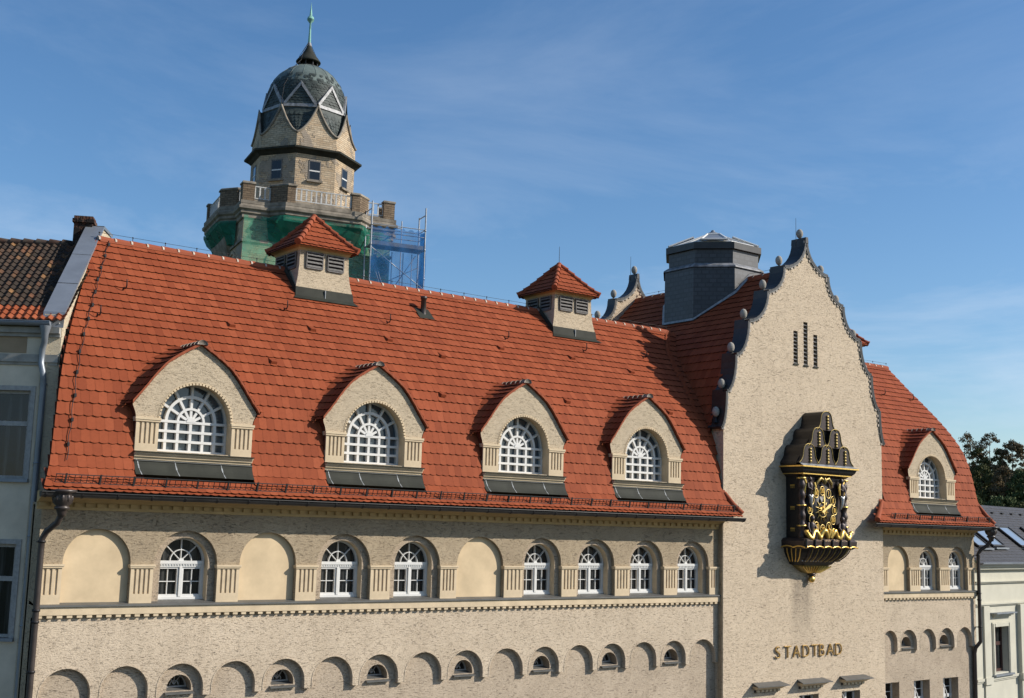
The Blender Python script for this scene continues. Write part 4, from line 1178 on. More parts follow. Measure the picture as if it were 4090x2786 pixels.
# figures: two winged musicians above, two crouching men below
def fig(parts, name, label=None):
    mb = MB()
    for pts, rr, m_ in parts: mb.tube(pts, rr, m_, 8)
    o = W_(name, mb)
    return o
for s in (-1, 1):
    x = CX+s*1.02; y = -1.18
    fig([([(x, y, 1.72), (x, y-.02, 1.9), (x, y-.03, 2.07), (x, y, 2.2), (x, y, 2.25)], [.10, .12, .135, .10, .05], 'clock_brown'),
         ([(x, y-.02, 2.22), (x, y-.03, 2.28), (x, y-.03, 2.36), (x, y-.03, 2.43)], [.05, .085, .09, .03], 'clock_brown'),
         ([(x-.13*s, y-.02, 2.16), (x-.2*s, y-.08, 2.0), (x-.08*s, y-.18, 1.9)], [.05, .042, .03], 'clock_brown'),
         ([(x+.12*s, y-.02, 2.16), (x+.17*s, y-.08, 1.98), (x+.02*s, y-.18, 1.88)], [.05, .042, .03], 'clock_brown'),
         ([(x-.05, y, 1.72), (x-.06, y-.05, 1.45), (x-.05, y-.02, 1.2)], [.075, .06, .035], 'clock_brown'),
         ([(x+.05, y, 1.72), (x+.07, y-.05, 1.45), (x+.04, y-.02, 1.2)], [.075, .06, .035], 'clock_brown')], 'angel_figure')
    fig([([(x+.16*s, y+.06, 2.15), (x+.24*s, y+.05, 2.30), (x+.27*s, y+.05, 2.44)], [.07, .06, .02], 'gold'), ([(x+.17*s, y+.06, 2.1), (x+.25*s, y+.06, 1.85), (x+.22*s, y+.05, 1.55)], [.07, .055, .015], 'gold'),
         ([(x-.2*s, y-.08, 2.2), (x-.25*s, y-.1, 2.05), (x-.2*s, y-.1, 1.72)], [.05, .055, .03], 'gold')], 'gilt_wing')
    fig([([(x-.1, y-.05, 1.68), (x, y-.08, 1.55), (x+.1, y-.06, 1.68)], [.06, .08, .06], 'silver'), ([(x, y-.08, 1.6), (x-.05, y-.1, 1.38), (x-.1*s, y-.05, 1.15)], [.09, .07, .03], 'silver')], 'silver_drapery')
    x = CX+s*1.0; z = .1
    fig([([(x, y, z), (x, y-.02, z+.22), (x-.02*s, y-.05, z+.42), (x-.02*s, y-.06, z+.5)], [.15, .16, .17, .06], 'clock_brown'),
         ([(x-.03*s, y-.07, z+.5), (x-.03*s, y-.09, z+.58), (x-.03*s, y-.09, z+.68), (x-.03*s, y-.08, z+.74)], [.05, .1, .1, .03], 'clock_brown'),
         ([(x-.15*s, y-.03, z+.43), (x-.26*s, y-.1, z+.26), (x-.18*s, y-.2, z+.12)], [.06, .05, .035], 'clock_brown'),
         ([(x+.15*s, y-.03, z+.43), (x+.24*s, y-.1, z+.26), (x+.2*s, y-.18, z+.06)], [.06, .05, .035], 'clock_brown'),
         ([(x-.06, y-.02, z), (x-.12, y-.2, z+.06), (x-.12, y-.2, z-.2)], [.09, .07, .045], 'clock_brown'), ([(x+.06, y-.02, z), (x+.14, y-.2, z+.06), (x+.14, y-.2, z-.2)], [.09, .07, .045], 'clock_brown')], 'crouching_figure')
# gilt eagle over the dial
fig([([(CX-.05, -1.15, 2.18), (CX-.05, -1.2, 2.3), (CX-.05, -1.2, 2.42)], [.06, .1, .04], 'gold_dull')]+[([(CX-.05, -1.15, 2.3), (CX-.05+s*.25, -1.17, 2.4), (CX-.05+s*.48, -1.15, 2.2), (CX-.05+s*.5, -1.13, 2.0)], [.06, .08, .07, .02], 'gold_dull') for s in (-1, 1)], 'gilt_eagle')
# gilt sea serpents coiling along the foot
def serpent(s):
    P = []
    for k in range(33):
        u = k/32; P.append((CX+s*(1.5-1.42*u), -1.36+.03*math.sin(u*20), .05+.145*math.sin(u*PI*5.0+1.2)+.05*u))
    R_ = [.06+.045*math.sin(min(1, k/6)*PI/2) for k in range(33)]
    mb = MB(); mb.tube(P, R_, 'gold', 9)
    for k in range(2, 30, 2): mb.ball((P[k][0], P[k][1]-.05, P[k][2]+.05), .045, 'gold', 6)
    mb.tube([P[32], (CX+s*.06, -1.42, .28), (CX+s*.16, -1.45, .34)], [.09, .085, .03], 'gold', 8)
    W_('gilt_serpent', mb)
serpent(-1); serpent(1)
# console below: scalloped rim, ribbed basket, gilt fan and drop
def hexr(hx, yf, z, ch=.35): return [(CX-hx, GY, z), (CX-hx, yf+ch*.9, z), (CX-hx+ch, yf, z), (CX+hx-ch, yf, z), (CX+hx, yf+ch*.9, z), (CX+hx, GY, z)]
mb = MB(); mb.loft([hexr(1.55, -1.38, -.52, .06), hexr(1.68, -1.48, -.42, .06), hexr(1.70, -1.5, -.2, .06), hexr(1.6, -1.4, -.1, .06), hexr(1.45, -1.2, -.06, .06)], 'clock_brown'); W_('console_rim', mb)
mb = MB()
for k in range(6):
    x0 = CX-1.66+k*3.32/6; x1 = x0+3.32/6
    P = [(x0+(x1-x0)*i/8, -1.52, -.46+.06*math.sin(PI*i/8)) for i in range(9)]; mb.tube(P, .03, 'gold', 6); mb.tube([(x0, -1.52, -.46), (x0, -1.52, -.12)], .05, 'clock_black', 6)
for s in (-1,):
    for k in range(2):
        y0 = -1.5+k*.62; P = [(CX+s*1.71, y0+.62*i/8, -.46+.06*math.sin(PI*i/8)) for i in range(9)]; mb.tube(P, .03, 'gold', 6)
W_('gilt_valance', mb)
mb = MB(); prof = [(1.56, -1.4, -.5), (1.52, -1.32, -.66), (1.42, -1.17, -.84), (1.32, -.98, -.98), (1.26, -.86, -1.04), (1.18, -.76, -1.16), (.95, -.7, -1.2)]
mb.loft([hexr(a, b, z, .3) for a, b, z in prof], 'clock_black'); W_('console_basket', mb)
mb = MB()
for k in range(15):
    f = -1+2*k/14; mb.tube([(CX+f*a*.84, b-.01, z) for a, b, z in prof[:5]], .026, 'gold_dull' if k % 2 else 'clock_brown', 5)
    mb.ball((CX+f*1.2, -.93, -1.0), .035, 'silver', 6)
for k in range(4):
    f = .2+.26*k; mb.tube([(CX-a-.005, GY+(b-GY)*f*.8, z) for a, b, z in prof[:5]], .026, 'gold', 5)
W_('console_rib', mb)
mb = MB(); mb.loft([hexr(.98, -.72, -1.2, .2), hexr(.95, -.7, -1.25, .2), hexr(.7, -.6, -1.38, .15), hexr(.45, -.52, -1.5, .1), hexr(.2, -.45, -1.53, .05)], 'gold_dull')
for k in range(11): f = -1+2*k/10; mb.tube([(CX+f*.9, -.72, -1.24), (CX+f*.62, -.62, -1.38), (CX+f*.38, -.54, -1.5)], .03, 'gold', 5)
W_('gilt_fan', mb)
mb = MB(); mb.lathe([(.10, .0), (.16, -.03), (.17, -.07), (.09, -.12), (.09, -.17)], (CX, -.42, -1.5), 'clock_brown', 12); mb.ball((CX, -.42, -1.77), .14, 'gold', 12, 1, 1, 1.05); W_('drop_finial', mb)
# ================================================================== the tower behind
def brick_mat(name, c1, c2, mortar, plaster, amount, sooty=0.4):
    t = NT(name); tcn = t.new('ShaderNodeTexCoord')
    br = t.new('ShaderNodeTexBrick'); br.inputs['Scale'].default_value = 1.0; br.inputs['Mortar Size'].default_value = 0.018; br.inputs['Brick Width'].default_value = .50; br.inputs['Row Height'].default_value = .165
    br.inputs['Color1'].default_value = rgb(c1); br.inputs['Color2'].default_value = rgb(c2); br.inputs['Mortar'].default_value = rgb(mortar); br.inputs['Bias'].default_value = -.1
    t.link(tcn.outputs['UV'], br.inputs['Vector'])
    n = t.noise(t.coord(), .55, 6, .62, .4); n2 = t.noise(t.coord(loc=(4, 4, 4)), 1.5, 6, .65)
    col = t.mix(t.ramp(n2, [(.35, 0.0), (.7, sooty)]), br.outputs[0], tuple(x*.35 for x in c1))
    n3 = t.noise(t.coord((1, 1, 2.2)), 4.2, 4, .65); col = t.mix(t.ramp(n3, [(.42, 0.0), (.66, .75)]), col, tuple(x*.55 for x in c2))
    f = t.ramp(n, [(amount-.015, 0.0), (amount+.015, 1.0)]); col = t.mix(f, col, t.mix(t.ramp(n2, [(.3, 0.0), (.7, 1.0)]), plaster, tuple(x*.75 for x in plaster)))
    h = t.math('ADD', t.math('MULTIPLY', br.outputs['Fac'], -1.0), t.math('MULTIPLY', f, .8)); t.bump(h, 1.0, .07)
    return t.out(col, .9, 0, .1)
M['brick'] = brick_mat('pale_yellow_brick', (.53, .38, .235), (.66, .53, .37), (.34, .28, .21), (.37, .305, .235), .545)
M['brick_dark'] = brick_mat('sooty_brick', (.19, .135, .09), (.32, .235, .155), (.11, .09, .07), (.20, .17, .135), .66, .7)
M['stone_sooty'] = plain('sooty_stone', (.25, .215, .17), .9, 0, .45, 1.6, .1, .3)
M['shingle'] = plain('grey_green_shingle', (.046, .058, .052), .6, 0, .6, 3.5, .3, .3)
M['sheet_green'] = plain('grey_green_sheet', (.12, .148, .132), .55, .05, .4, 1.1, .4)
M['white_lead'] = plain('pale_lead', (.27, .27, .27), .55, .15, .5, 3.5, .4)
M['copper_green'] = plain('verdigris', (.21, .42, .35), .6, .1, .2, 2, .3)
def net_mat(name, c, alpha, sc_=1.0):
    t = NT(name); n = t.noise(t.coord(), 1.2, 5, .6)
    tr = t.new('ShaderNodeBsdfTransparent'); ms = t.new('ShaderNodeMixShader'); tl = t.new('ShaderNodeBsdfTranslucent')
    t.link(t.ramp(n, [(.3, tuple(x*.7 for x in c)), (.7, c)]), t.b.inputs['Base Color']); tl.inputs[0].default_value = rgb(c)
    t.b.inputs['Roughness'].default_value = .8; t.b.inputs['Specular IOR Level'].default_value = .1
    m2 = t.new('ShaderNodeMixShader'); m2.inputs[0].default_value = .35; t.link(t.b.outputs[0], m2.inputs[1]); t.link(tl.outputs[0], m2.inputs[2])
    f = t.ramp(n, [(.3, max(0, alpha-.12)), (.7, min(1, alpha+.12))]); t.link(f, ms.inputs[0])
    t.link(tr.outputs[0], ms.inputs[1]); t.link(m2.outputs[0], ms.inputs[2])
    out = [x for x in t.n if x.type == 'OUTPUT_MATERIAL'][0]; t.link(ms.outputs[0], out.inputs[0]); return t.m
M['net_green'] = net_mat('green_net', (.20, .60, .40), .46)
M['net_dark'] = net_mat('dark_green_net', (.03, .24, .16), .78)
M['net_blue'] = net_mat('blue_net', (.035, .18, .47), .52)
M['net_blue2'] = net_mat('blue_net_folded', (.03, .17, .45), .75)

TA = (42.86, 50.78); TROT = rad(-12.3)
TW = thing('tower', 'octagonal brick tower with slate dome, green spire and railed balcony behind the roof', 'tower', (TA[0], TA[1], GZ), TROT, False)
ZB = -GZ                      # tower-local z of camera level
def tb(name, mb, parent=TW):
    o = mb.build(name, parent); return o
def toct(r, z, ph=-90+22.5, n=8): return [(r*math.cos(rad(ph+360/n*k)), r*math.sin(rad(ph+360/n*k)), z+ZB) for k in range(n)]
HS = 5.6
mb = MB()                                              # square shaft
sq = lambda h, z: [(-h, -h, z+ZB), (h, -h, z+ZB), (h, h, z+ZB), (-h, h, z+ZB)]
mb.loft([sq(HS, -12.5), sq(HS, 21.9)], 'brick')
shaft = tb('shaft', mb); uv_walls(shaft)
# tall round-headed blind panels and little windows on the shaft
for q in range(4):
    R_ = Matrix.Rotation(q*PI/2, 4, 'Z')
    mb = MB()
    for s in (-1, 1):
        mb.arcbar((s*2.6, ZB+18.5), 1.15, 0, PI, .22, -HS-.09, -HS+.02, 'brick', 14)
        for e in (-1, 1): mb.box(s*2.6+e*1.15-.11, s*2.6+e*1.15+.11, -HS-.09, -HS+.02, ZB+10, ZB+18.5, 'brick')
    mb.box(-HS-.06, HS+.06, -HS-.13, -HS+.02, ZB+19.95, ZB+20.15, 'stone_sooty')
    mb.v = [tuple(R_ @ Vector(v)) for v in mb.v]; o = tb('blind_arch', mb); uv_walls(o)
    for x in (-2.6, 2.6):
        mb = MB(); mb.box(x-.32, x+.32, -HS-.03, -HS+.01, ZB+15.8, ZB+17.2, 'black'); mb.box(x-.4, x+.4, -HS-.06, -HS+.0, ZB+17.2, ZB+17.35, 'stone_sooty'); mb.v = [tuple(R_ @ Vector(v)) for v in mb.v]; tb('shaft_window', mb)
# balcony: corbel course, cornice, bays with chamfered ends
def plan(e):
    a, b, d = HS+e, 2.75+e*.4, .95
    P = []
    for q in range(4):
        R_ = Matrix.Rotation(q*PI/2, 4, 'Z')
        for x, y in ((-a, -a), (-b-d, -a), (-b, -a-d), (b, -a-d), (b+d, -a)): P.append(tuple((R_ @ Vector((x, y, 0)))[:2]))
    return P
def ringz(e, z): return [(x, y, z+ZB) for x, y in plan(e)]
mb = MB()
mb.loft([ringz(.06, 21.65), ringz(.14, 21.72), ringz(.14, 21.95), ringz(.26, 22.05), ringz(.26, 22.22), ringz(.42, 22.34), ringz(.44, 22.52), ringz(.34, 22.56), ringz(.30, 22.7), ringz(.32, 22.72), ringz(.32, 22.95), ringz(.2, 22.98)], 'stone_sooty')
tb('balcony', mb)
for q in range(4):
    R_ = Matrix.Rotation(q*PI/2, 4, 'Z'); a, b, d = HS, 2.75, .95
    mb = MB()
    mb.loft([[(-b*.75, -a-.0, ZB+19.6), (-b*.5, -a-.05, ZB+19.55), (b*.5, -a-.05, ZB+19.55), (b*.75, -a, ZB+19.6)], [(-b-.3, -a, ZB+20.5), (-b*.8, -a-.55, ZB+20.5), (b*.8, -a-.55, ZB+20.5), (b+.3, -a, ZB+20.5)], [(-b-d, -a, ZB+21.66), (-b, -a-d, ZB+21.66), (b, -a-d, ZB+21.66), (b+d, -a, ZB+21.66)]], 'stone_sooty')
    mb.v = [tuple(R_ @ Vector(v)) for v in mb.v]; tb('bay_corbel', mb)
    e = .18
    pier_z0, pier_z1 = ZB+22.95, ZB+24.35
    def pier(poly):
        mb = MB(); mb.loft([[(x, y, pier_z0) for x, y in poly], [(x, y, pier_z1-.12) for x, y in poly]], 'brick_dark')
        cx = sum(p[0] for p in poly)/len(poly); cy = sum(p[1] for p in poly)/len(poly)
        big = [(cx+(x-cx)*1.12, cy+(y-cy)*1.12) for x, y in poly]
        mb.loft([[(x, y, pier_z1-.12) for x, y in big], [(x, y, pier_z1) for x, y in big], [(cx+(x-cx)*.9, cy+(y-cy)*.9, pier_z1+.05) for x, y in big]], 'stone_sooty')
        mb.v = [tuple(R_ @ Vector(v)) for v in mb.v]; o = tb('balcony_pier', mb); uv_walls(o)
    A = HS+e
    pier([(-A-.02, -A-.02), (-A+.85, -A-.02), (-A+.85, -A+.5), (-A+.5, -A+.85), (-A-.02, -A+.85)])
    for s in (-1, 1):
        B = 2.75; P = [(s*(B-.6), -A-d), (s*B, -A-d), (s*(B+d), -A), (s*(B+d+.0), -A+.45), (s*(B+d-.4), -A+.45), (s*(B-.3), -A-d+.5), (s*(B-.6), -A-d+.5)]
        pier(P[::s])
    def rail(x0, x1, y):
        mb = MB(); z0, z1 = ZB+23.0, ZB+24.15
        mb.box(x0, x1, y-.09, y+.09, z0-.02, z0+.12, 'stone_sooty')
        mb.box(x0, x1, y-.05, y+.05, z1-.07, z1, 'rail_white'); mb.box(x0, x1, y-.04, y+.04, z0+.2, z0+.27, 'rail_white')
        n = max(3, int((x1-x0)/.36))
        for i in range(n+1):
            x = x0+.05+i*(x1-x0-.1)/n; mb.box(x-.055, x+.055, y-.03, y+.03, z0+.2, z1-.05, 'rail_white')
        mb.v = [tuple(R_ @ Vector(v)) for v in mb.v]; tb('railing', mb)
    M.setdefault('rail_white', plain('old_white_paint', (.50, .49, .46), .7, 0, .25, 6))
    rail(-2.12, 2.12, -A-.8); rail(-A+.86, -3.72, -A+.2); rail(3.72, A-.02, -A+.2)
# drum
mb = MB(); mb.loft([toct(4.08, 22.9), toct(4.06, 28.0)], 'brick'); drum = tb('drum', mb); uv_walls(drum)
for k in range(8):
    R_ = Matrix.Rotation(rad(45*k), 4, 'Z'); y = -4.07*math.cos(rad(22.5)); mb = MB(); x0 = .10 if k % 1 == 0 else 0
    x0 = -.05
    mb.box(x0-.47, x0+.47, y-.012, y+.05, ZB+25.72, ZB+27.30, 'black')
    for a, b, c_, d in ((-.47, -.40, 25.72, 27.3), (.40, .47, 25.72, 27.3), (-.47, .47, 27.2, 27.3), (-.47, .47, 25.72, 25.82)): mb.box(x0+a, x0+b, y-.03, y+.02, ZB+c_, ZB+d, 'wood_grey')
    mb.v = [tuple(R_ @ Vector(v)) for v in mb.v]; w = tb('drum_window', mb)
    mb = MB(); mb.box(x0-.40, x0+.40, y-.018, y-.014, ZB+25.8, ZB+27.2, 'glass_blue'  if 'glass_blue' in M else 'glass'); mb.box(x0-.40, x0+.40, y-.035, y-.015, ZB+26.42, ZB+26.52, 'white'); mb.v = [tuple(R_ @ Vector(v)) for v in mb.v]; tb('pane', mb, w)
    mb = MB(); mb.box(x0-.62, x0+.62, y-.2, y+.02, ZB+25.58, ZB+25.72, 'stone_sooty'); mb.v = [tuple(R_ @ Vector(v)) for v in mb.v]; tb('sill', mb, w)
mb = MB(); mb.loft([toct(4.08, 27.7), toct(4.35, 27.92), toct(4.62, 28.02), toct(4.64, 28.16), toct(4.45, 28.22), toct(3.9, 28.3)], 'lead'); tb('eaves_gutter', mb)
# eight ogee gables, slate kites, white ridges
def P8(r, ang, z): return Vector((r*math.cos(rad(ang)), r*math.sin(rad(ang)), z+ZB))
RG0, RG1 = 4.05, 3.45             # radius at gable foot (vertex) / kink ring vertex
ZV, ZK = 29.35, 31.62
mbw = MB(); mbs = MB(); mbe = MB()
for k in range(8):
    am = -90+45*k                       # face middle
    v0, v1 = am-22.5, am+22.5
    top = P8(3.62, am, ZK+.05); c0 = P8(RG0, v0, ZV); c1 = P8(RG0, v1, ZV)
    def edge(a, b):
        res = []
        for i in range(11):
            t = i/10; p = a.lerp(b, t); p.z = a.z+(b.z-a.z)*(t**1.9*.75+t*.25); res.append(p)
        return res
    L_ = edge(c0, top); Rr = edge(c1, top)
    f0, f1 = P8(4.10, v0, 28.2), P8(4.10, v1, 28.2)
    mb = MB()
    # brick gable as strips
    vs = [f0, f1]; 
    for i in range(11): vs += [L_[i], Rr[i]]
    mb.add(vs, [(2*i, 2*i+1, 2*i+3, 2*i+2) for i in range(11)], 'brick'); o = tb('drum_gable', mb); uv_walls(o)
    mb = MB()
    for E_ in (L_, Rr):
        mb.tube([p+Vector((p.x, p.y, 0)).normalized()*.05 for p in E_], .095, 'stone_sooty', 6)
        o_ = [p-Vector((p.x, p.y, 0)).normalized()*.34 for p in E_]; mb.add(E_+o_, [(i, i+1, 12+i, 11+i) for i in range(10)], 'lead')
    mb.tube([top+Vector((top.x, top.y, 0)).normalized()*.05-Vector((0, 0, .1)), top+Vector((top.x, top.y, 0)).normalized()*.10+Vector((0, 0, .2))], [.1, .03], 'lead', 6)
    tb('gable_moulding', mb)
    # slate kite set back behind two gables, up to the lead band
    nt = P8(3.36, am+45, ZK+.05); c1i = P8(RG0-.12, v1, ZV+.02); top = P8(3.36, am, ZK+.05); E2 = edge(c1i, nt); Rr = edge(c1i, top)
    mb = MB(); rows = []
    for i in range(11):
        a, b = Rr[i], E2[i]; row = []
        for j in range(7):
            p = a.lerp(b, j/6); rr = Vector((p.x, p.y, 0)); bul = .14*math.sin(PI*j/6)*math.sin(PI*min(1, i/10)*.9); p = p+rr.normalized()*(bul-.03); row.append(p)
        rows.append(row)
    vs = [p for r_ in rows for p in r_]; mb.add(vs, [(i*7+j, i*7+j+1, (i+1)*7+j+1, (i+1)*7+j) for i in range(10) for j in range(6)], 'shingle')
    random.seed(k+40)
    for i in range(1, 10):              # ragged shingles
        for j in range(6):
            a, b = rows[i][j], rows[i][j+1]; c_, d_ = rows[i-1][j], rows[i-1][j+1]; out = Vector((a.x, a.y, 0)).normalized()
            if (b-a).length < .1: continue
            h = random.uniform(.02, .07); mb.add([a+out*.01, b+out*.01, d_.lerp(b, .1)+out*h, (c_.lerp(a, .1)+d_.lerp(b, .1))/2+out*h-Vector((0, 0, .06)), c_.lerp(a, .1)+out*h], [(0, 1, 2, 3, 4)], 'shingle')
    tb('slate_kite', mb)
    # white lead band along the kink ring and the triangle above it
    t0 = top; t1 = nt; up_ = Vector((0, 0, .26)); out = (t0+t1); out.z = 0; out.normalize()
    mb = MB(); mb.add([t0+out*.10, t1+out*.10, t1+out*.08+up_, t0+out*.08+up_], [(0, 1, 2, 3)], 'white_lead'); mb.add([t0+out*.10, t1+out*.10, t1-out*.05-up_*.2, t0-out*.05-up_*.2], [(0, 1, 2, 3)], 'white_lead'); tb('lead_band', mb)
    apx = P8(3.14, v1, 33.75); b0 = t0+up_+out*.06; b1 = t1+up_+out*.06
    mb = MB(); n_ = 8; rowsT = []
    for i in range(n_+1):
        t = i/n_; l = b0.lerp(apx, t); r_ = b1.lerp(apx, t)
        sag = .0
        rowsT.append((l, r_))
    vs = [p for l in rowsT for p in l]; mb.add(vs, [(2*i, 2*i+1, 2*i+3, 2*i+2) for i in range(n_)], 'shingle')
    for i in range(1, n_):
        l, r_ = rowsT[i]; l2, r2_ = rowsT[i-1]; m_ = max(1, int((r_-l).length/.34))
        for j in range(m_):
            a = l.lerp(r_, j/m_); b = l.lerp(r_, (j+1)/m_); dn = (l2-l).lerp(r2_-r_, .5)*.9; h = random.uniform(.015, .05)
            mb.add([a, b, b+dn*.8+out*h, (a+b)/2+dn*1.1+out*h, a+dn*.8+out*h], [(0, 1, 2, 3, 4)], 'shingle')
    tb('dome_triangle', mb)
    mb = MB()
    for bb in (b0, b1):
        prev = None; side = (apx-bb).cross(out).normalized()
        inward = (b0+b1)/2-bb; inward = inward-(apx-bb).normalized()*inward.dot((apx-bb).normalized()); inward.normalize()
        P_ = []
        for i in range(7):
            t = i/6; p = bb.lerp(apx, t); p = p+out*(.06)-inward*0; P_.append(p)
        vs = [p for p in P_]+[p+inward*.20*(1 if i < 6 else .3)+out*.02 for i, p in enumerate(P_)]+[p-out*.30 for p in P_]
        mb.add(vs, [(i, i+1, 7+i+1, 7+i) for i in range(6)]+[(i, i+1, 14+i+1, 14+i) for i in range(6)], 'white_lead')
    tb('white_ridge', mb)
# dome
DP = [(3.02, 31.5), (3.10, 32.1), (3.12, 32.7), (3.08, 33.3), (2.93, 33.95), (2.64, 34.55), (2.25, 35.07), (1.75, 35.5), (1.25, 35.8), (.85, 35.98)]
mb = MB(); rings = []; 
for r, z in DP:
    rings.append([(r*math.cos(2*PI*k/32), r*math.sin(2*PI*k/32), z+ZB) for k in range(32)])
mb.loft(rings[:5], 'shingle', True, False); mb.loft(rings[4:], 'sheet_green', True, False)
random.seed(5)
DPz = [(z, r) for r, z in DP]
for i in range(15):                      # rows of fish-scale shingles on the lower dome
    zz = 31.7+i*.205; n_ = 62
    for k in range(n_):
        if i > 9 and random.random() < .3+.12*(i-9): continue
        t0_ = 2*PI*(k+(.5 if i % 2 else 0)+random.uniform(-.12, .12))/n_; w_ = 2*PI/n_*1.0; za, zb_ = zz+random.uniform(-.05, .03), zz+.26
        def dp(t, z, h): r = interp(z, DPz)+h; return (r*math.cos(t), r*math.sin(t), z+ZB)
        h = random.uniform(.012, .045)
        mb.add([dp(t0_, za+.08, h), dp(t0_+w_*.25, za, h), dp(t0_+w_*.75, za, h), dp(t0_+w_, za+.08, h), dp(t0_+w_, zb_, .004), dp(t0_, zb_, .004)], [(0, 1, 2, 3, 4, 5)], 'shingle')
for k in range(0, 32, 2):                # standing seams on the cap
    mb.tube([Vector(rings[i][k])+Vector((rings[i][k][0], rings[i][k][1], 0)).normalized()*.01 for i in range(5, 10)], .016, 'sheet_green', 5)
tb('dome', mb)
mb = MB()
for k in range(8):
    t = 2*PI*(k+.3)/8; mb.tube([(.72*math.cos(t), .72*math.sin(t), ZB+35.9), (.72*math.cos(t), .72*math.sin(t), ZB+36.5)], .075, 'iron', 6)
mb.lathe([(.5, 35.9), (.5, 36.45)], (0, 0, ZB), 'black', 12); mb.lathe([(.86, 35.94), (.86, 36.02), (.6, 36.04)], (0, 0, ZB), 'iron', 16)
tb('cupola', mb)
mb = MB(); mb.lathe([(.7, 36.42), (.98, 36.40), (.99, 36.47), (.82, 36.7), (.62, 36.95), (.46, 37.2), (.33, 37.45), (.22, 37.7), (.17, 37.8)], (0, 0, ZB), 'lead', 20); mb.lathe([(.17, 37.78), (.20, 37.82), (.16, 38.02), (.13, 38.1)], (0, 0, ZB), 'white_lead', 14); tb('cupola_roof', mb)
mb = MB(); mb.lathe([(.11, 38.05), (.125, 38.1), (.085, 39.0), (.07, 39.75), (.17, 39.85), (.18, 39.9), (.25, 39.95), (.27, 40.05), (.285, 40.06), (.285, 40.1), (.27, 40.11), (.24, 40.25), (.15, 40.33), (.12, 40.36), (.05, 41.0), (0, 41.55)], (0, 0, ZB), 'copper_green', 16); tb('spire', mb)
mb = MB()
for t in (.4, 2.4, 3.9):
    mb.tube([(.1*math.cos(t), .1*math.sin(t), ZB+38.1), (.8*math.cos(t), .8*math.sin(t), ZB+37.1), (1.05*math.cos(t), 1.05*math.sin(t), ZB+36.3), (2.1*math.cos(t), 2.1*math.sin(t), ZB+35.3), (3.3*math.cos(t), 3.3*math.sin(t), ZB+33.4), (3.55*math.cos(t), 3.55*math.sin(t), ZB+31.8)], .018, 'iron', 5)
tb('lightning_wire', mb)
# ---- nets on the tower ----------------------------------------------------------------
NET = thing('debris_net', 'green netting wrapped over the tower shaft below its balcony', 'net', (TA[0], TA[1], GZ), TROT, False)
random.seed(3)
for q in (0, -1):
    R_ = Matrix.Rotation(q*PI/2, 4, 'Z'); mb = MB(); nx, nzv = 26, 22
    if q == 0:
        vs = []
        for j in range(nzv+1):
            for i in range(nx+1):
                x = -HS+2*HS*i/nx; z = ZB+12+9.9*j/nzv; vs.append(R_ @ Vector((x, -HS-.14-.05*math.sin(i*1.3+j*.7)*random.random(), z)))
        mb.add(vs, [(j*(nx+1)+i, j*(nx+1)+i+1, (j+1)*(nx+1)+i+1, (j+1)*(nx+1)+i) for j in range(nzv) for i in range(nx)], 'net_green', True)
        mb.build('wall_net', NET)
    mb = MB(); a, b, d = HS, 2.9, 1.2; rows = []
    for (z, f, dd) in ((21.9, 1.0, 1.13), (21.62, .995, 1.10), (21.2, .98, .82), (20.75, .96, .52), (20.35, .94, .26), (20.1, .92, .10)):
        b2 = 3.0*f; row = [(-b2-.95, -a-.16), (-b2-.5, -a-.16-dd*.5), (-b2, -a-.12-dd), (-b2*.33, -a-.16-dd), (b2*.33, -a-.14-dd), (b2, -a-.12-dd), (b2+.5, -a-.16-dd*.5), (b2+.95, -a-.16)]
        rows.append([R_ @ Vector((x, y+random.uniform(-.05, .05), ZB+z+random.uniform(-.1, .1))) for x, y in row])
    vs = [p for r_ in rows for p in r_]; mb.add(vs, [(i*8+j, i*8+j+1, (i+1)*8+j+1, (i+1)*8+j) for i in range(len(rows)-1) for j in range(7)], 'net_dark'); mb.build('bay_net', NET)
# ---- scaffold -------------------------------------------------------------------------
SC = thing('scaffold', 'tubular steel scaffold with a plank deck on the right side of the tower', 'scaffold', (TA[0], TA[1], GZ), TROT, False)
M['galv'] = plain('galvanised_tube', (.36, .37, .38), .4, .5, .2, 6)
M['plank'] = plain('deck_plank', (.30, .29, .27), .7, 0, .3, 3)
sx0, sx1, sx2 = 3.45, 5.6, 7.7; sy0, sy1 = -HS-1.95, -HS-.55
X_ = (sx0, sx1+.05, sx2)
for x in (sx0, sx2):
    for y in (sy0, sy1):
        mb = MB(); mb.tube([(x, y, ZB+10), (x, y, ZB+23.75 if y == sy0 else ZB+23.3)], .06, 'galv', 8)
        for z in (16.8, 18.3, 20.5, 22.0): mb.lathe([(.045, -.08), (.075, -.08), (.075, .08), (.045, .08)], (x, y, ZB+z), 'galv', 8)
        tb('standard', mb, SC)
for x in (5.9, 7.0):
    mb = MB(); mb.tube([(x, sy1+2.0, ZB+10), (x, sy1+2.0, ZB+23.4)], .045, 'galv', 8); tb('standard', mb, SC)
mb = MB(); mb.tube([(5.9, sy1+2.0, ZB+22.85), (6.45, sy1+2, ZB+22.83)], .05, 'brick', 8); mb.tube([(6.45, sy1+2.0, ZB+22.83), (7.0, sy1+2, ZB+22.8)], .05, 'galv', 8); tb('ledger', mb, SC)
for z in (22.05, 21.45):
    for (p_, q_) in (((sx0, sy0), (sx2, sy0)), ((sx2, sy0), (sx2, sy1)), ((sx0, sy1), (sx2, sy1))):
        mb = MB(); mb.tube([(p_[0], p_[1], ZB+z), (q_[0], q_[1], ZB+z)], .035, 'galv', 6); tb('guard_rail', mb, SC)
for x in (sx0, sx2):
    for z in (20.45, 23.2, 17.9):
        mb = MB(); mb.tube([(x, sy0, ZB+z), (x, sy1, ZB+z)], .04, 'galv', 6); tb('transom', mb, SC)
mb = MB()
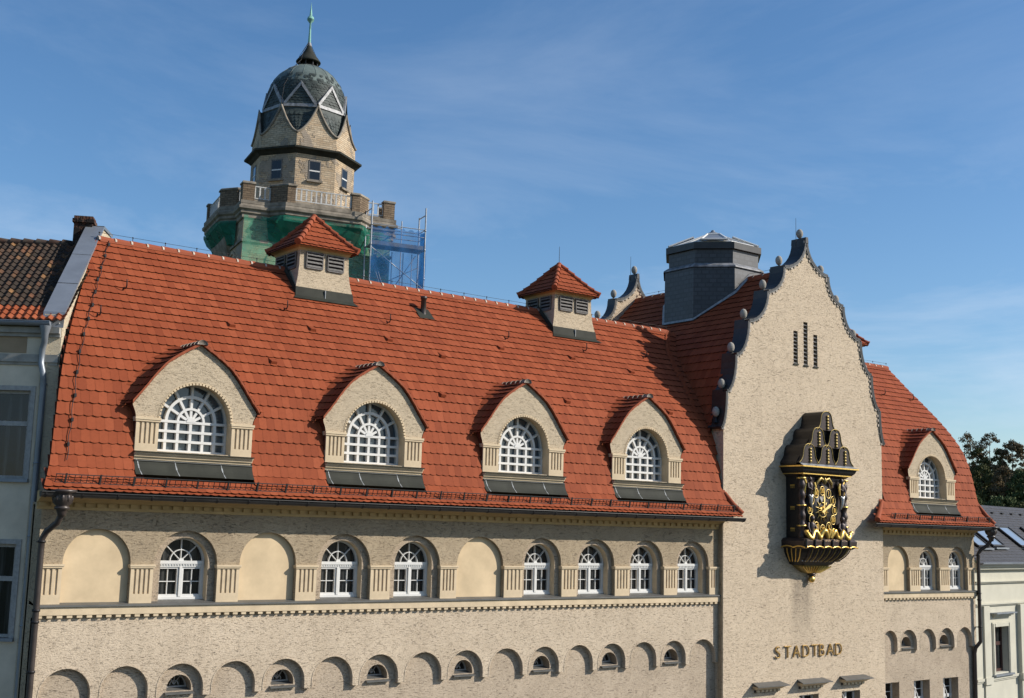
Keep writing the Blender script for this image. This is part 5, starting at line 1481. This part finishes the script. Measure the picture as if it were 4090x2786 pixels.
for k in range(3): mb.box(sx0, sx2, sy0+.05+.45*k, sy0+.45+.45*k, ZB+20.46, ZB+20.56, 'plank')
mb.box(sx0, sx2, sy0, sy0+.04, ZB+20.5, ZB+20.8, 'plank'); tb('deck', mb, SC)
mb = MB()
for k in range(3): mb.box(sx0, sx2, sy0+.05+.45*k, sy0+.45+.45*k, ZB+17.3, ZB+17.36, 'plank')
tb('deck', mb, SC)
for (p_, q_) in (((sx0, sy0, 20.3), (sx2, sy0, 17.5)), ((sx0+.3, sy1, 20.4), (sx0+1.5, sy1, 17.2)), ((sx0+.5, sy1, 20.4), (sx0+1.7, sy1, 17.2)), ((sx2, sy0, 20.4), (sx2, sy1, 18.2)), ((sx1, sy1, 17.3), (sx2-.2, sy1, 20.3)), ((sx1-.3, sy1, 18.1), (sx2, sy1, 19.4))):
    mb = MB(); mb.tube([(p_[0], p_[1], ZB+p_[2]), (q_[0], q_[1], ZB+q_[2])], .035, 'galv', 6); tb('brace', mb, SC)
for x in (sx1, sx1+.9, sx2-.5):
    mb = MB(); mb.tube([(x, sy1, ZB+10), (x, sy1, ZB+20.4)], .035, 'galv', 6); tb('standard', mb, SC)
mb = MB(); nx = 24; vs = []
for j in range(13):
    for i in range(nx+1):
        x = sx0+(sx2-sx0)*i/nx; z = ZB+10+12.0*j/12
        if j == 12: z -= .25*abs(math.sin(i*.9))
        vs.append((x, sy0-.06-.05*math.sin(i*.8+j), z))
mb.add(vs, [(j*(nx+1)+i, j*(nx+1)+i+1, (j+1)*(nx+1)+i+1, (j+1)*(nx+1)+i) for j in range(12) for i in range(nx)], 'net_blue', True); tb('blue_net', mb, SC)
mb = MB(); vs = []; nx = 14
for j in range(13):
    for i in range(nx+1):
        x = sx2+.05+.12*math.sin(i*1.9+j*.4); y = sy0+(sy1-sy0)*i/nx*.7; z = ZB+10+(11.9-(.8 if i < 4 else 0))*j/12; vs.append((x, y, z))
mb.add(vs, [(j*(nx+1)+i, j*(nx+1)+i+1, (j+1)*(nx+1)+i+1, (j+1)*(nx+1)+i) for j in range(12) for i in range(nx)], 'net_blue2', True); tb('blue_net', mb, SC)

# ================================================================== house on the left
M['render_grey'] = plain('grey_roughcast', (.64, .55, .42), .92, 0, .2, 1.1, .1, .5, 8)
M['render_flank'] = stucco('cream_roughcast', (.62, .52, .37), (.50, .41, .29), (.30, .25, .18), .35, .3, 3, 1.3)
M['stone_band'] = plain('grey_stone_band', (.33, .31, .27), .9, 0, .25, 3, .1, .2)
M['panel_brown'] = plain('ochre_panel', (.33, .24, .15), .9, 0, .15, 2)
M['frame_old'] = plain('flaking_white_frame', (.36, .34, .31), .7, 0, .25, 12)
M['pantile'] = tilemat('mossy_pantile', [(0.0, (.038, .030, .024)), (.45, (.065, .046, .035)), (.7, (.11, .065, .042)), (.86, (.20, .09, .048)), (1.0, (.30, .16, .07))], .1, .9, (.05, .04, .032))
M['pantile_new'] = tilemat('new_pantile', [(0.0, (.26, .07, .03)), (1.0, (.34, .10, .045))])
M['brick_chimney'] = brick_mat('old_red_brick', (.10, .042, .028), (.19, .09, .06), (.14, .12, .095), (.035, .028, .025), .60, .8)
LC1 = Vector((10.39, .80, 0)); LROT = math.atan2(-.64, .77)+rad(3.2)
LH = thing('corner_house', 'grey roughcast house with mossy brown tiled roof at the left edge', 'house', (LC1.x, LC1.y, GZ), LROT, False)
LI = Matrix.Rotation(-LROT, 4, 'Z')
def lw(x, y, z):                     # world -> house-local
    v = LI @ Vector((x-LC1.x, y-LC1.y, 0)); return (v.x, v.y, z-GZ)
gd = LI @ Vector((.46, .888, 0)); gn = LI @ Vector((.888, -.46, 0))       # flank wall direction and its outer normal, local
Z_ = lambda z: z-GZ
mb = MB(); WX = -11
wins = [(-2.75, -.72, .98, 3.44), (-2.8, -.76, -3.32, -.80)]
holes = [[(a, Z_(z0)), (a, Z_(z1)), (b, Z_(z1)), (b, Z_(z0))] for a, b, z0, z1 in wins]
mb.wall([(WX, 0), (WX, Z_(5.35)), (0, Z_(5.35)), (0, 0)], holes, 0, 'render_grey')
for h in holes: mb.reveal(h, 0, .22, 'render_grey', True)
mb.box(WX, 0, .5, .55, 0, Z_(5.3), 'black')
mb.build('wall', LH)
def strip(s0, s1, off, zf):          # vertical quad strip along the flank
    return None
mb = MB()
def fl(s, off, z): 
    v = gd*s+gn*off; return (v.x, v.y, Z_(z))
slope = .70; zr = lambda s: 5.62+slope*(s-.0)
mb.add([fl(0, 0, -12.5), fl(0, 0, 5.62), fl(5.4, 0, zr(5.4)), fl(7.2, 0, zr(5.4)+.15), fl(7.2, 0, -12.5), fl(10, 0, -12.5)], [(0, 1, 2, 3, 4)], 'render_flank')
mb.add([fl(0, 0, -12.5), fl(0, 0, 5.62), fl(-.0, -.5, 5.62), fl(0, -.5, -12.5)], [(0, 1, 2, 3)], 'render_flank')
mb.add([fl(0, -.5, 4.5), fl(0, -.5, 5.62), fl(5.4, -.5, zr(5.4)), fl(7.2, -.5, zr(5.4)+.15), fl(7.2, -.5, 4.5)], [(0, 1, 2, 3, 4)], 'render_flank')
mb.build('flank_wall', LH)
mb = MB()                                # folded zinc capping of the flank wall
e = .04; zc_ = .06
def capq(s0, s1, z0, z1): 
    mb.add([fl(s0, e, z0), fl(s0, -.5-e, z0), fl(s1, -.5-e, z1), fl(s1, e, z1)], [(0, 1, 2, 3)], 'zinc')
    mb.add([fl(s0, e, z0), fl(s1, e, z1), fl(s1, e, z1-.1), fl(s0, e, z0-.1)], [(0, 1, 2, 3)], 'zinc')
    mb.add([fl(s0, -.5-e, z0), fl(s1, -.5-e, z1), fl(s1, -.5-e, z1-.3), fl(s0, -.5-e, z0-.3)], [(0, 1, 2, 3)], 'zinc')
capq(0.02, 1.6, 5.70, 5.70+slope*1.6); capq(1.6, 3.4, 5.715+slope*1.6, 5.705+slope*3.4); capq(3.4, 5.4, 5.715+slope*3.4, 5.70+slope*5.4); capq(5.4, 7.25, 5.72+slope*5.4, 5.85+slope*5.4)
mb.add([fl(.02, e, 5.70), fl(.02, -.5-e, 5.70), fl(-.06, -.5-e, 5.24), fl(-.06, e, 5.24)], [(0, 1, 2, 3)], 'zinc')
for a in (-.08, -.38):
    for z in (5.36, 5.52): v = gd*-.06+gn*a; mb.ball((v.x, v.y, Z_(z)), .018, 'white', 6)
mb.build('zinc_capping', LH)
# pantile roof: rows of curved tiles
def pantiles(rows, z0, d0, mname):
    random.seed(9); sl = .63; L = math.hypot(1, sl)
    for k in range(rows[0], rows[1]):
        s = k*.315
        for i in range(46):
            u0 = .1-(i+1)*.225; u1 = u0+.225+.02; hj = random.uniform(0, .012); vs = []
            for (ds, h) in ((-.03, .055+hj), (.36, .02)):
                y = d0+(s+ds)/L; z = z0+sl*(s+ds)/L
                for j in range(6):
                    t = j/5; hh = h+.035*math.cos(2*PI*t*.95+.4); vs.append((u0+(u1-u0)*t+gd.x/gd.y*y, y-.5*hh, Z_(z)+.85*hh))
            low = [(v[0], v[1]+.012, v[2]-.035) for v in vs[:6]]
            mb.add(vs+low, [(j, j+1, 6+j+1, 6+j) for j in range(5)]+[(j, 12+j, 12+j+1, j+1) for j in range(5)], mname)
mb = MB(); pantiles((0, 3), 5.42, -.25, 'pantile_new'); pantiles((3, 20), 5.42, -.25, 'pantile')
zr2 = 5.42+.63*(20*.315)/math.hypot(1, .63); yr2 = -.25+(20*.315)/math.hypot(1, .63)
mb.add([(WX, -.25, Z_(5.38)), (gd.x/gd.y*-.25-.4, -.25, Z_(5.38)), (gd.x/gd.y*yr2-.4, yr2, Z_(zr2-.04)), (WX, yr2, Z_(zr2-.04))], [(0, 1, 2, 3)], 'black')
mb.add([(WX, yr2, Z_(zr2)), (gd.x/gd.y*yr2-.3, yr2, Z_(zr2)), (gd.x/gd.y*yr2-.3, 2*yr2, Z_(5.3)), (WX, 2*yr2, Z_(5.3))], [(0, 1, 2, 3)], 'slate')
lr = mb.build('roof', LH)
mb = MB()
for i in range(24):
    x1 = gd.x/gd.y*yr2-.35-i*.42; x0 = x1-.46
    mb.tube([(x0, yr2, Z_(zr2+.04)), (x1, yr2, Z_(zr2+.0))], [.14, .115], 'pantile_ridge' if 'pantile_ridge' in M else 'brick_chimney', 10)
mb.build('ridge_tiles', lr)
mb = MB(); c_ = gd*5.6+gn*-.62
for (z0, z1, h) in ((8.0, 9.56, .29), (9.56, 9.68, .34), (9.68, 9.78, .30)):
    vs = []
    for z in (z0, z1):
        for a, b in ((-h, -h), (h, -h), (h, h), (-h, h)): v = c_+gn*a+gd*b; vs.append((v.x, v.y, Z_(z)))
    mb.add(vs, [(0, 1, 5, 4), (1, 2, 6, 5), (2, 3, 7, 6), (3, 0, 4, 7), (4, 5, 6, 7)], 'brick_chimney')
ch = mb.build('chimney', lr); uv_walls(ch)
def gut(mb, x0, x1, y, z, r, m):
    pr = [(y+r*math.cos(PI+PI*i/8), z+r*math.sin(PI+PI*i/8)) for i in range(9)]; mb.sweep_x(pr, x0, x1, m, True, True); mb.tube([(x0, y-r, z+.005), (x1, y-r, z+.005)], .014, m, 6)
mb = MB(); gut(mb, WX, -.22, -.3, Z_(5.36), .12, 'zinc')
for i in range(10): mb.sweep_x([(-.3+.13*math.cos(PI+PI*j/8), Z_(5.36)+.13*math.sin(PI+PI*j/8)) for j in range(9)], -.9-i*1.0, -.86-i*1.0, 'zinc')
mb.build('gutter', LH)
mb = MB(); x = -.36
mb.tube([(x, -.3, Z_(5.24)), (x, -.3, Z_(5.0)), (x-.02, -.22, Z_(4.8)), (x-.1, -.12, Z_(4.6)), (x-.1, -.12, Z_(4.2)), (x+.0, -.22, Z_(3.95)), (x, -.14, Z_(3.75)), (x, -.1, Z_(3.5)), (x, -.1, 0)], [.16, .10, .085, .085, .085, .085, .085, .085, .085], 'zinc', 12)
for z in (3.6, 1.4, -.6, -3): mb.lathe([(.085, 0), (.1, 0), (.1, .05), (.085, .05)], (x, -.1, Z_(z)), 'zinc', 12)
mb.build('downpipe', LH)
mb = MB(); mb.box(WX, -.02, -.10, 0, Z_(4.24), Z_(4.46), 'stone_band'); mb.box(WX, -.04, -.05, 0, Z_(4.16), Z_(4.24), 'stone_band'); mb.box(WX, -.02, -.16, 0, Z_(5.06), Z_(5.22), 'stone_band'); mb.box(WX, -.02, -.08, 0, Z_(4.96), Z_(5.06), 'stone_band'); mb.build('cornice', LH)
mb = MB(); mb.box(-3.2, -.95, -.012, 0, Z_(4.50), Z_(4.95), 'panel_brown'); mb.build('frieze_panel', LH)
for (a, b, z0, z1) in wins:
    mb = MB(); y = .12
    for (x0, x1, c0, c1) in ((a, a+.09, z0, z1), (b-.09, b, z0, z1), (a+.09, b-.09, z1-.09, z1), (a+.09, b-.09, z0, z0+.09), (a+.09, b-.09, z0+(z1-z0)*.6, z0+(z1-z0)*.6+.13)): mb.box(x0, x1, y, y+.07, Z_(c0), Z_(c1), 'frame_old')
    mb.box((a+b)/2-.05, (a+b)/2+.05, y, y+.07, Z_(z0), Z_(z1), 'frame_old')
    w = mb.build('window', LH); mb = MB(); mb.box(a, b, y+.05, y+.06, Z_(z0), Z_(z1), 'glass'); mb.build('pane', w)
    mb = MB()
    for (x0, x1, c0, c1) in ((a-.13, a, z0-.05, z1+.13), (b, b+.13, z0-.05, z1+.13), (a, b, z1, z1+.13)): mb.box(x0, x1, -.03, .05, Z_(c0), Z_(c1), 'frame_old')
    mb.build('surround', w)
    mb = MB(); mb.box(a-.14, b+.14, -.12, .15, Z_(z0-.09), Z_(z0), 'zinc'); mb.build('sill', w)

# ================================================================== house on the right
M['render_green'] = plain('pale_grey_green_render', (.50, .475, .385), .85, 0, .08, 1.2, .15)
M['slate_roof'] = slate2 = plain('grey_slate_roof', (.05, .048, .05), .6, 0, .4, 6, .4, .3)
M['frame_brown'] = plain('brown_window_paint', (.07, .032, .026), .5, 0, .2, 8)
RH = thing('side_house', 'pale grey green rendered house with slate roof and skylights at the right edge', 'house', (54.3, .3, GZ), math.atan2(.156, .988), False)
mb = MB(); h = [(2.28, Z_(-6.44)), (2.28, Z_(-4.2)), (4.02, Z_(-4.2)), (4.02, Z_(-6.44))]
h2 = [(9.2, Z_(-6.44)), (9.2, Z_(-4.2)), (10.9, Z_(-4.2)), (10.9, Z_(-6.44))]
mb.wall([(.05, 0), (.05, Z_(-1.1)), (18, Z_(-1.1)), (18, 0)], [h, h2], 0, 'render_green'); mb.reveal(h, 0, .4, 'render_green', True); mb.reveal(h2, 0, .4, 'render_green', True)
mb.box(.05, 18, .6, .65, 0, Z_(-1.3), 'black'); mb.box(.05, 18, 8, 8.1, 0, Z_(-1.3), 'render_green')
mb.build('wall', RH)
mb = MB()
for (z0, z1, y) in ((-1.44, -1.38, .12), (-1.38, -1.25, .22), (-1.25, -1.1, .34), (-2.06, -2.0, .10), (-2.0, -1.96, .16), (-3.16, -3.10, .08), (-3.10, -3.04, .14), (-6.72, -6.6, .10), (-6.8, -6.72, .05), (-8.0, -7.88, .1)):
    mb.box(.06, 18, -y, .0, Z_(z0), Z_(z1), 'render_green')
mb.build('cornice', RH)
for a, b in ((1.0, 1.66), (5.2, 6.04), (8.0, 8.7), (12, 12.8)):
    mb = MB(); mb.box(a, b, -.22 if a > 5 else -.1, 0, Z_(-6.6), Z_(-3.16), 'render_green'); mb.box(a-.1, b+.1, -.30 if a > 5 else -.16, -.0, Z_(-6.9), Z_(-6.58), 'render_green'); mb.box(a, b, -.2 if a > 5 else -.08, 0, Z_(-7.9), Z_(-6.9), 'render_green'); mb.build('pilaster', RH)
for x in (0, 6.9):
    mb = MB(); 
    for (a, b, z0, z1) in ((2.05, 2.28, -6.5, -3.98), (4.02, 4.25, -6.5, -3.98), (2.28, 4.02, -4.2, -3.98)): mb.box(a+x, b+x, -.06, .03, Z_(z0), Z_(z1), 'render_green'); mb.box(a+x+.05, b+x-.05, -.09, -.06, Z_(z0+.0), Z_(z1-.06), 'render_green')
    mb.box(2.0+x, 4.3+x, -.2, .3, Z_(-6.58), Z_(-6.5), 'zinc')
    s_ = mb.build('window_surround', RH)
    mb = MB(); y = .3
    for (a, b, z0, z1) in ((2.28, 2.40, -6.44, -4.2), (3.9, 4.02, -6.44, -4.2), (2.4, 3.9, -4.32, -4.2), (2.4, 3.9, -6.44, -6.3), (3.07, 3.23, -6.3, -4.32), (2.4, 3.9, -5.15, -4.98)): mb.box(a+x, b+x, y, y+.07, Z_(z0), Z_(z1), 'frame_brown')
    w = mb.build('window', RH); mb = MB(); mb.box(2.28+x, 4.02+x, y+.05, y+.06, Z_(-6.44), Z_(-4.2), 'glass'); mb.build('pane', w)
    mb = MB(); mb.box(1.95+x, 4.45+x, -.35, 0, Z_(-3.56), Z_(-3.50), 'zinc'); mb.box(2.1+x, 4.3+x, -.22, 0, Z_(-3.64), Z_(-3.56), 'render_green'); mb.box(2.2+x, 4.2+x, -.12, 0, Z_(-3.72), Z_(-3.64), 'render_green'); mb.build('hood_mould', RH)
mb = MB(); 
L = 3.9; n = 22
for k in range(n):
    y0 = -.35+L*k/n; z0 = -1.08+.78*(y0+.35); y1 = -.35+L*(k+1)/n+.05; z1 = -1.08+.78*(y1+.35)
    j = .02
    for i in range(48):
        a = .0+i*.38+(.19 if k % 2 else 0); b = a+.37; d_ = random.uniform(0, .012)
        mb.add([(a, y0, Z_(z0+.03+d_)), (b, y0, Z_(z0+.03+d_)), (b, y1, Z_(z1+.005)), (a, y1, Z_(z1+.005)), ((a+b)/2, y0-.04, Z_(z0-.0+d_)), (a, y0, Z_(z0+.01)), (b, y0, Z_(z0+.01))], [(0, 4, 1, 2, 3), (0, 5, 4), (4, 6, 1)], 'slate_roof')
mb.add([(0, -.35, Z_(-1.1)), (18.5, -.35, Z_(-1.1)), (18.5, -.35+L, Z_(-1.1+.78*L)), (0, -.35+L, Z_(-1.1+.78*L))], [(0, 1, 2, 3)], 'slate_roof')
mb.add([(0, -.35+L, Z_(-1.09+.78*L)), (18.5, -.35+L, Z_(-1.09+.78*L)), (18.5, 8.3, Z_(-1.2)), (0, 8.3, Z_(-1.2))], [(0, 1, 2, 3)], 'slate_roof')
mb.add([(.02, -.2, Z_(-1.1)), (.02, -.35+L, Z_(-1.1+.78*L)), (.02, 8.2, Z_(-1.2))], [(0, 1, 2)], 'render_green')
rr = mb.build('roof', RH)
mb = MB(); gut(mb, .1, 18, -.42, Z_(-1.06), .1, 'zinc'); mb.build('gutter', RH)
for i in range(10):
    x = 3.0+i*1.35; y = 3.0; mb = MB(); z = -1.08+.78*(y+.35); mb.box(x-.12, x+.12, y-.1, y+.1, Z_(z+.02), Z_(z+.09), 'iron'); mb.build('roof_vent', rr)
M['skylight_glass'] = NT('skylight_glass').out((.22, .27, .33), .06, 0, .9)
for (x0, x1, ya, yb) in ((2.0, 3.35, .55, 1.75), (3.9, 5.4, .60, 1.9), (7.6, 9.1, .6, 1.9), (11, 12.4, .6, 1.9)):
    zf = lambda y: -1.08+.78*(y+.35)
    q = [(x0, ya, Z_(zf(ya)+.12)), (x1, ya, Z_(zf(ya)+.12)), (x1, yb, Z_(zf(yb)+.12)), (x0, yb, Z_(zf(yb)+.12))]
    mb = MB(); mb.add(q, [(0, 1, 2, 3)], 'skylight_glass')
    s_ = mb.build('skylight', rr); mb = MB()
    for i in range(4): mb.tube([q[i], q[(i+1) % 4]], .07, 'iron', 6)
    mb.box(x0-.05, x1+.05, ya-.25, ya-.05, Z_(zf(ya)-.05), Z_(zf(ya)+.03), 'zinc'); mb.build('skylight_frame', s_)

# ================================================================== ground, hill, trees
M['asphalt'] = plain('asphalt', (.05, .05, .052), .9, 0, .25, 8)
M['paving'] = plain('pavement_slabs', (.17, .165, .155), .9, 0, .2, 2)
M['grass'] = plain('hill_grass', (.035, .05, .018), .95, 0, .4, .05)
def struct(name, mb): o = mb.build(name); o['kind'] = 'structure'; return o
mb = MB(); n = 40; S = 1400
mb.add([(-S, -S, GZ-.13), (S, -S, GZ-.13), (S, S, GZ-.13), (-S, S, GZ-.13)], [(0, 1, 2, 3)], 'grass'); struct('ground', mb)
mb = MB(); mb.box(-60, 160, -27, -3.2, GZ-.2, GZ-.12, 'asphalt'); struct('street', mb)
mb = MB(); mb.box(-60, 160, -3.2, 0.3, GZ-.2, GZ+.003, 'paving'); struct('pavement', mb)
VD = Vector((math.sin(rad(54.5)), math.cos(rad(54.5)), 0)); VR = Vector((VD.y, -VD.x, 0))
def vpos(dist, lat): p = Vector((0, -34, 0))+VD*dist+VR*lat; return p
mb = MB(); nu, nv = 40, 24; vs = []
def hz(dist, lat): return GZ-.3+26*max(0, min(1, (dist-150)/150))**1.2*(1-.2*math.sin(lat*.03+1))+ (2*math.sin(lat*.09)+1.5*math.sin(dist*.07+lat*.05))*max(0, min(1, (dist-170)/60))
for j in range(nv+1):
    for i in range(nu+1):
        d = 145+j*10; l = -110+i*5.5; p = vpos(d, l); vs.append((p.x, p.y, hz(d, l)))
mb.add(vs, [(j*(nu+1)+i, j*(nu+1)+i+1, (j+1)*(nu+1)+i+1, (j+1)*(nu+1)+i) for j in range(nv) for i in range(nu)], 'grass', True); struct('hill', mb)
def leafmat(name, a, b, c_):
    t = NT(name); g = t.new('ShaderNodeNewGeometry'); col = t.ramp(g.outputs['Random Per Island'], [(0, a), (.6, b), (1, c_)])
    n = t.noise(t.coord(), .35, 3, .5); col = t.mix(t.ramp(n, [(.4, 0.0), (.65, .5)]), col, a)
    return t.out(col, .75, 0, .15)
M['leaf_green'] = leafmat('dark_leaf', (.055, .078, .03), (.085, .11, .04), (.115, .13, .05))
M['leaf_brown'] = leafmat('autumn_leaf', (.11, .082, .048), (.16, .118, .06), (.20, .145, .07))
M['leaf_olive'] = leafmat('olive_leaf', (.07, .078, .03), (.115, .115, .042), (.16, .14, .052))
M['bark'] = plain('bark', (.045, .036, .028), .95, 0, .3, 3)
def tree(dist, lat, H, R_, leaf, label, dens=1.0, airy=False, seed=0):
    random.seed(seed); p = vpos(dist, lat); z0 = hz(dist, lat)-.3
    t = thing('tree', label, 'tree', (p.x, p.y, z0), 0, False, 'trees on the hill behind the slate roof')
    mb = MB(); mb.tube([(0, 0, 0), (.1, 0, H*.3), (0, .1, H*.6), (.1, .05, H*.9)], [R_*.09, R_*.07, R_*.045, .03], 'bark', 8)
    tips = []
    nb = 12 if airy else 9
    for k in range(nb):
        a = 2*PI*k/nb+random.uniform(-.3, .3); h0 = H*random.uniform(.25, .7); rr = R_*random.uniform(.6, 1.0); h1 = h0+rr*random.uniform(.3, .9)
        h1 = min(h1, H*.97); mid = (rr*.5*math.cos(a), rr*.5*math.sin(a), (h0+h1)/2+.1)
        mb.tube([(0, 0, h0), mid, (rr*math.cos(a), rr*math.sin(a), h1)], [R_*.04, R_*.028, .02], 'bark', 5); tips.append((rr*math.cos(a), rr*math.sin(a), h1)); tips.append(mid)
    mb.build('trunk', t)
    mb = MB(); cl = []
    for (x, y, z) in tips:
        for _ in range(3 if airy else 4): cl.append((x+random.gauss(0, R_*.18), y+random.gauss(0, R_*.18), z+random.gauss(0, R_*.14), R_*random.uniform(.12, .24)))
    for _ in range(70 if airy else 70):
        a = random.uniform(0, 2*PI); ph = random.uniform(-.35, 1); rr = R_*math.sqrt(max(0, 1-ph*ph))*random.uniform(.6, 1); cl.append((rr*math.cos(a), rr*math.sin(a), H*.62+ph*H*.36, R_*random.uniform(.14, .26)))
    for (x, y, z, r) in cl:
        for _ in range(int((80 if airy else 105)*dens)):
            d = Vector((random.gauss(0, 1), random.gauss(0, 1), random.gauss(0, .6))); d = d.normalized()*r*random.uniform(.4, 1.1)
            s = random.uniform(.08, .17)*(1.15 if airy else 1.35); n = Vector((random.gauss(0, 1), random.gauss(0, 1), random.gauss(0, 1)+.5)).normalized(); u = n.orthogonal().normalized(); w = n.cross(u); c_ = Vector((x, y, z))+d
            mb.add([c_-u*s, c_-w*s*.6, c_+u*s, c_+w*s*.6], [(0, 1, 2, 3)], leaf)
    mb.build('crown', t); return t
TREES = [  # dist, lat, height, radius, leaf, label, density, airy
 (252, 13.4, 19.6, 3.4, 'leaf_brown', 'thin topped tree with sparse brown crown, leftmost on the skyline beside the tiled verge', .8, True),
 (252, 17.9, 19.4, 2.8, 'leaf_brown', 'narrow sparse tree on the skyline, middle of the three tallest', .8, True),
 (248, 21.6, 18.2, 3.2, 'leaf_brown', 'broad rusty brown tree on the skyline at the right edge', 1.0, False),
 (240, 11.0, 14.0, 2.9, 'leaf_olive', 'olive green tree against the tiled verge below the thin skyline tree', 1.0, False),
 (238, 15.4, 15.4, 3.2, 'leaf_olive', 'olive tree with rounded crown below the two sparse skyline trees', 1.0, False),
 (236, 19.2, 15, 3.2, 'leaf_brown', 'brownish rounded tree in the middle tier near the right edge', 1.0, False),
 (232, 22.2, 15.5, 3.0, 'leaf_green', 'tall dark green tree at the right edge of the middle tier', 1.0, False),
 (222, 12.6, 11.0, 3.2, 'leaf_green', 'dark green tree low on the hill beside the tiled verge', 1.0, False),
 (218, 17.0, 11.2, 3.3, 'leaf_green', 'dark green tree low on the hill, middle of the bottom tier', 1.0, False),
 (216, 20.8, 11.0, 3.0, 'leaf_olive', 'dark olive tree low on the hill at the right edge', 1.0, False),
 (203, 10.6, 10.5, 3.0, 'leaf_green', 'dark bushy tree just above the slate ridge, nearest the tiled verge', 1.0, False),
 (200, 14.8, 10.6, 3.2, 'leaf_green', 'dark bushy tree just above the middle of the slate ridge', 1.0, False),
 (198, 18.6, 10.6, 3.0, 'leaf_green', 'dark bushy tree just above the slate ridge at the right edge', 1.0, False),
 (250, 15.8, 16.8, 2.4, 'leaf_olive', 'olive crown filling the gap between the two sparse skyline trees', .9, False),
 (249, 19.7, 16.6, 2.3, 'leaf_olive', 'olive crown between the narrow sparse tree and the broad rusty one', .9, False),
]
for i, (d_, l_, h_, r_, lf, lb, dn, ai) in enumerate(TREES): tree(d_, l_, h_, r_, lf, lb, dn, ai, 100+i)
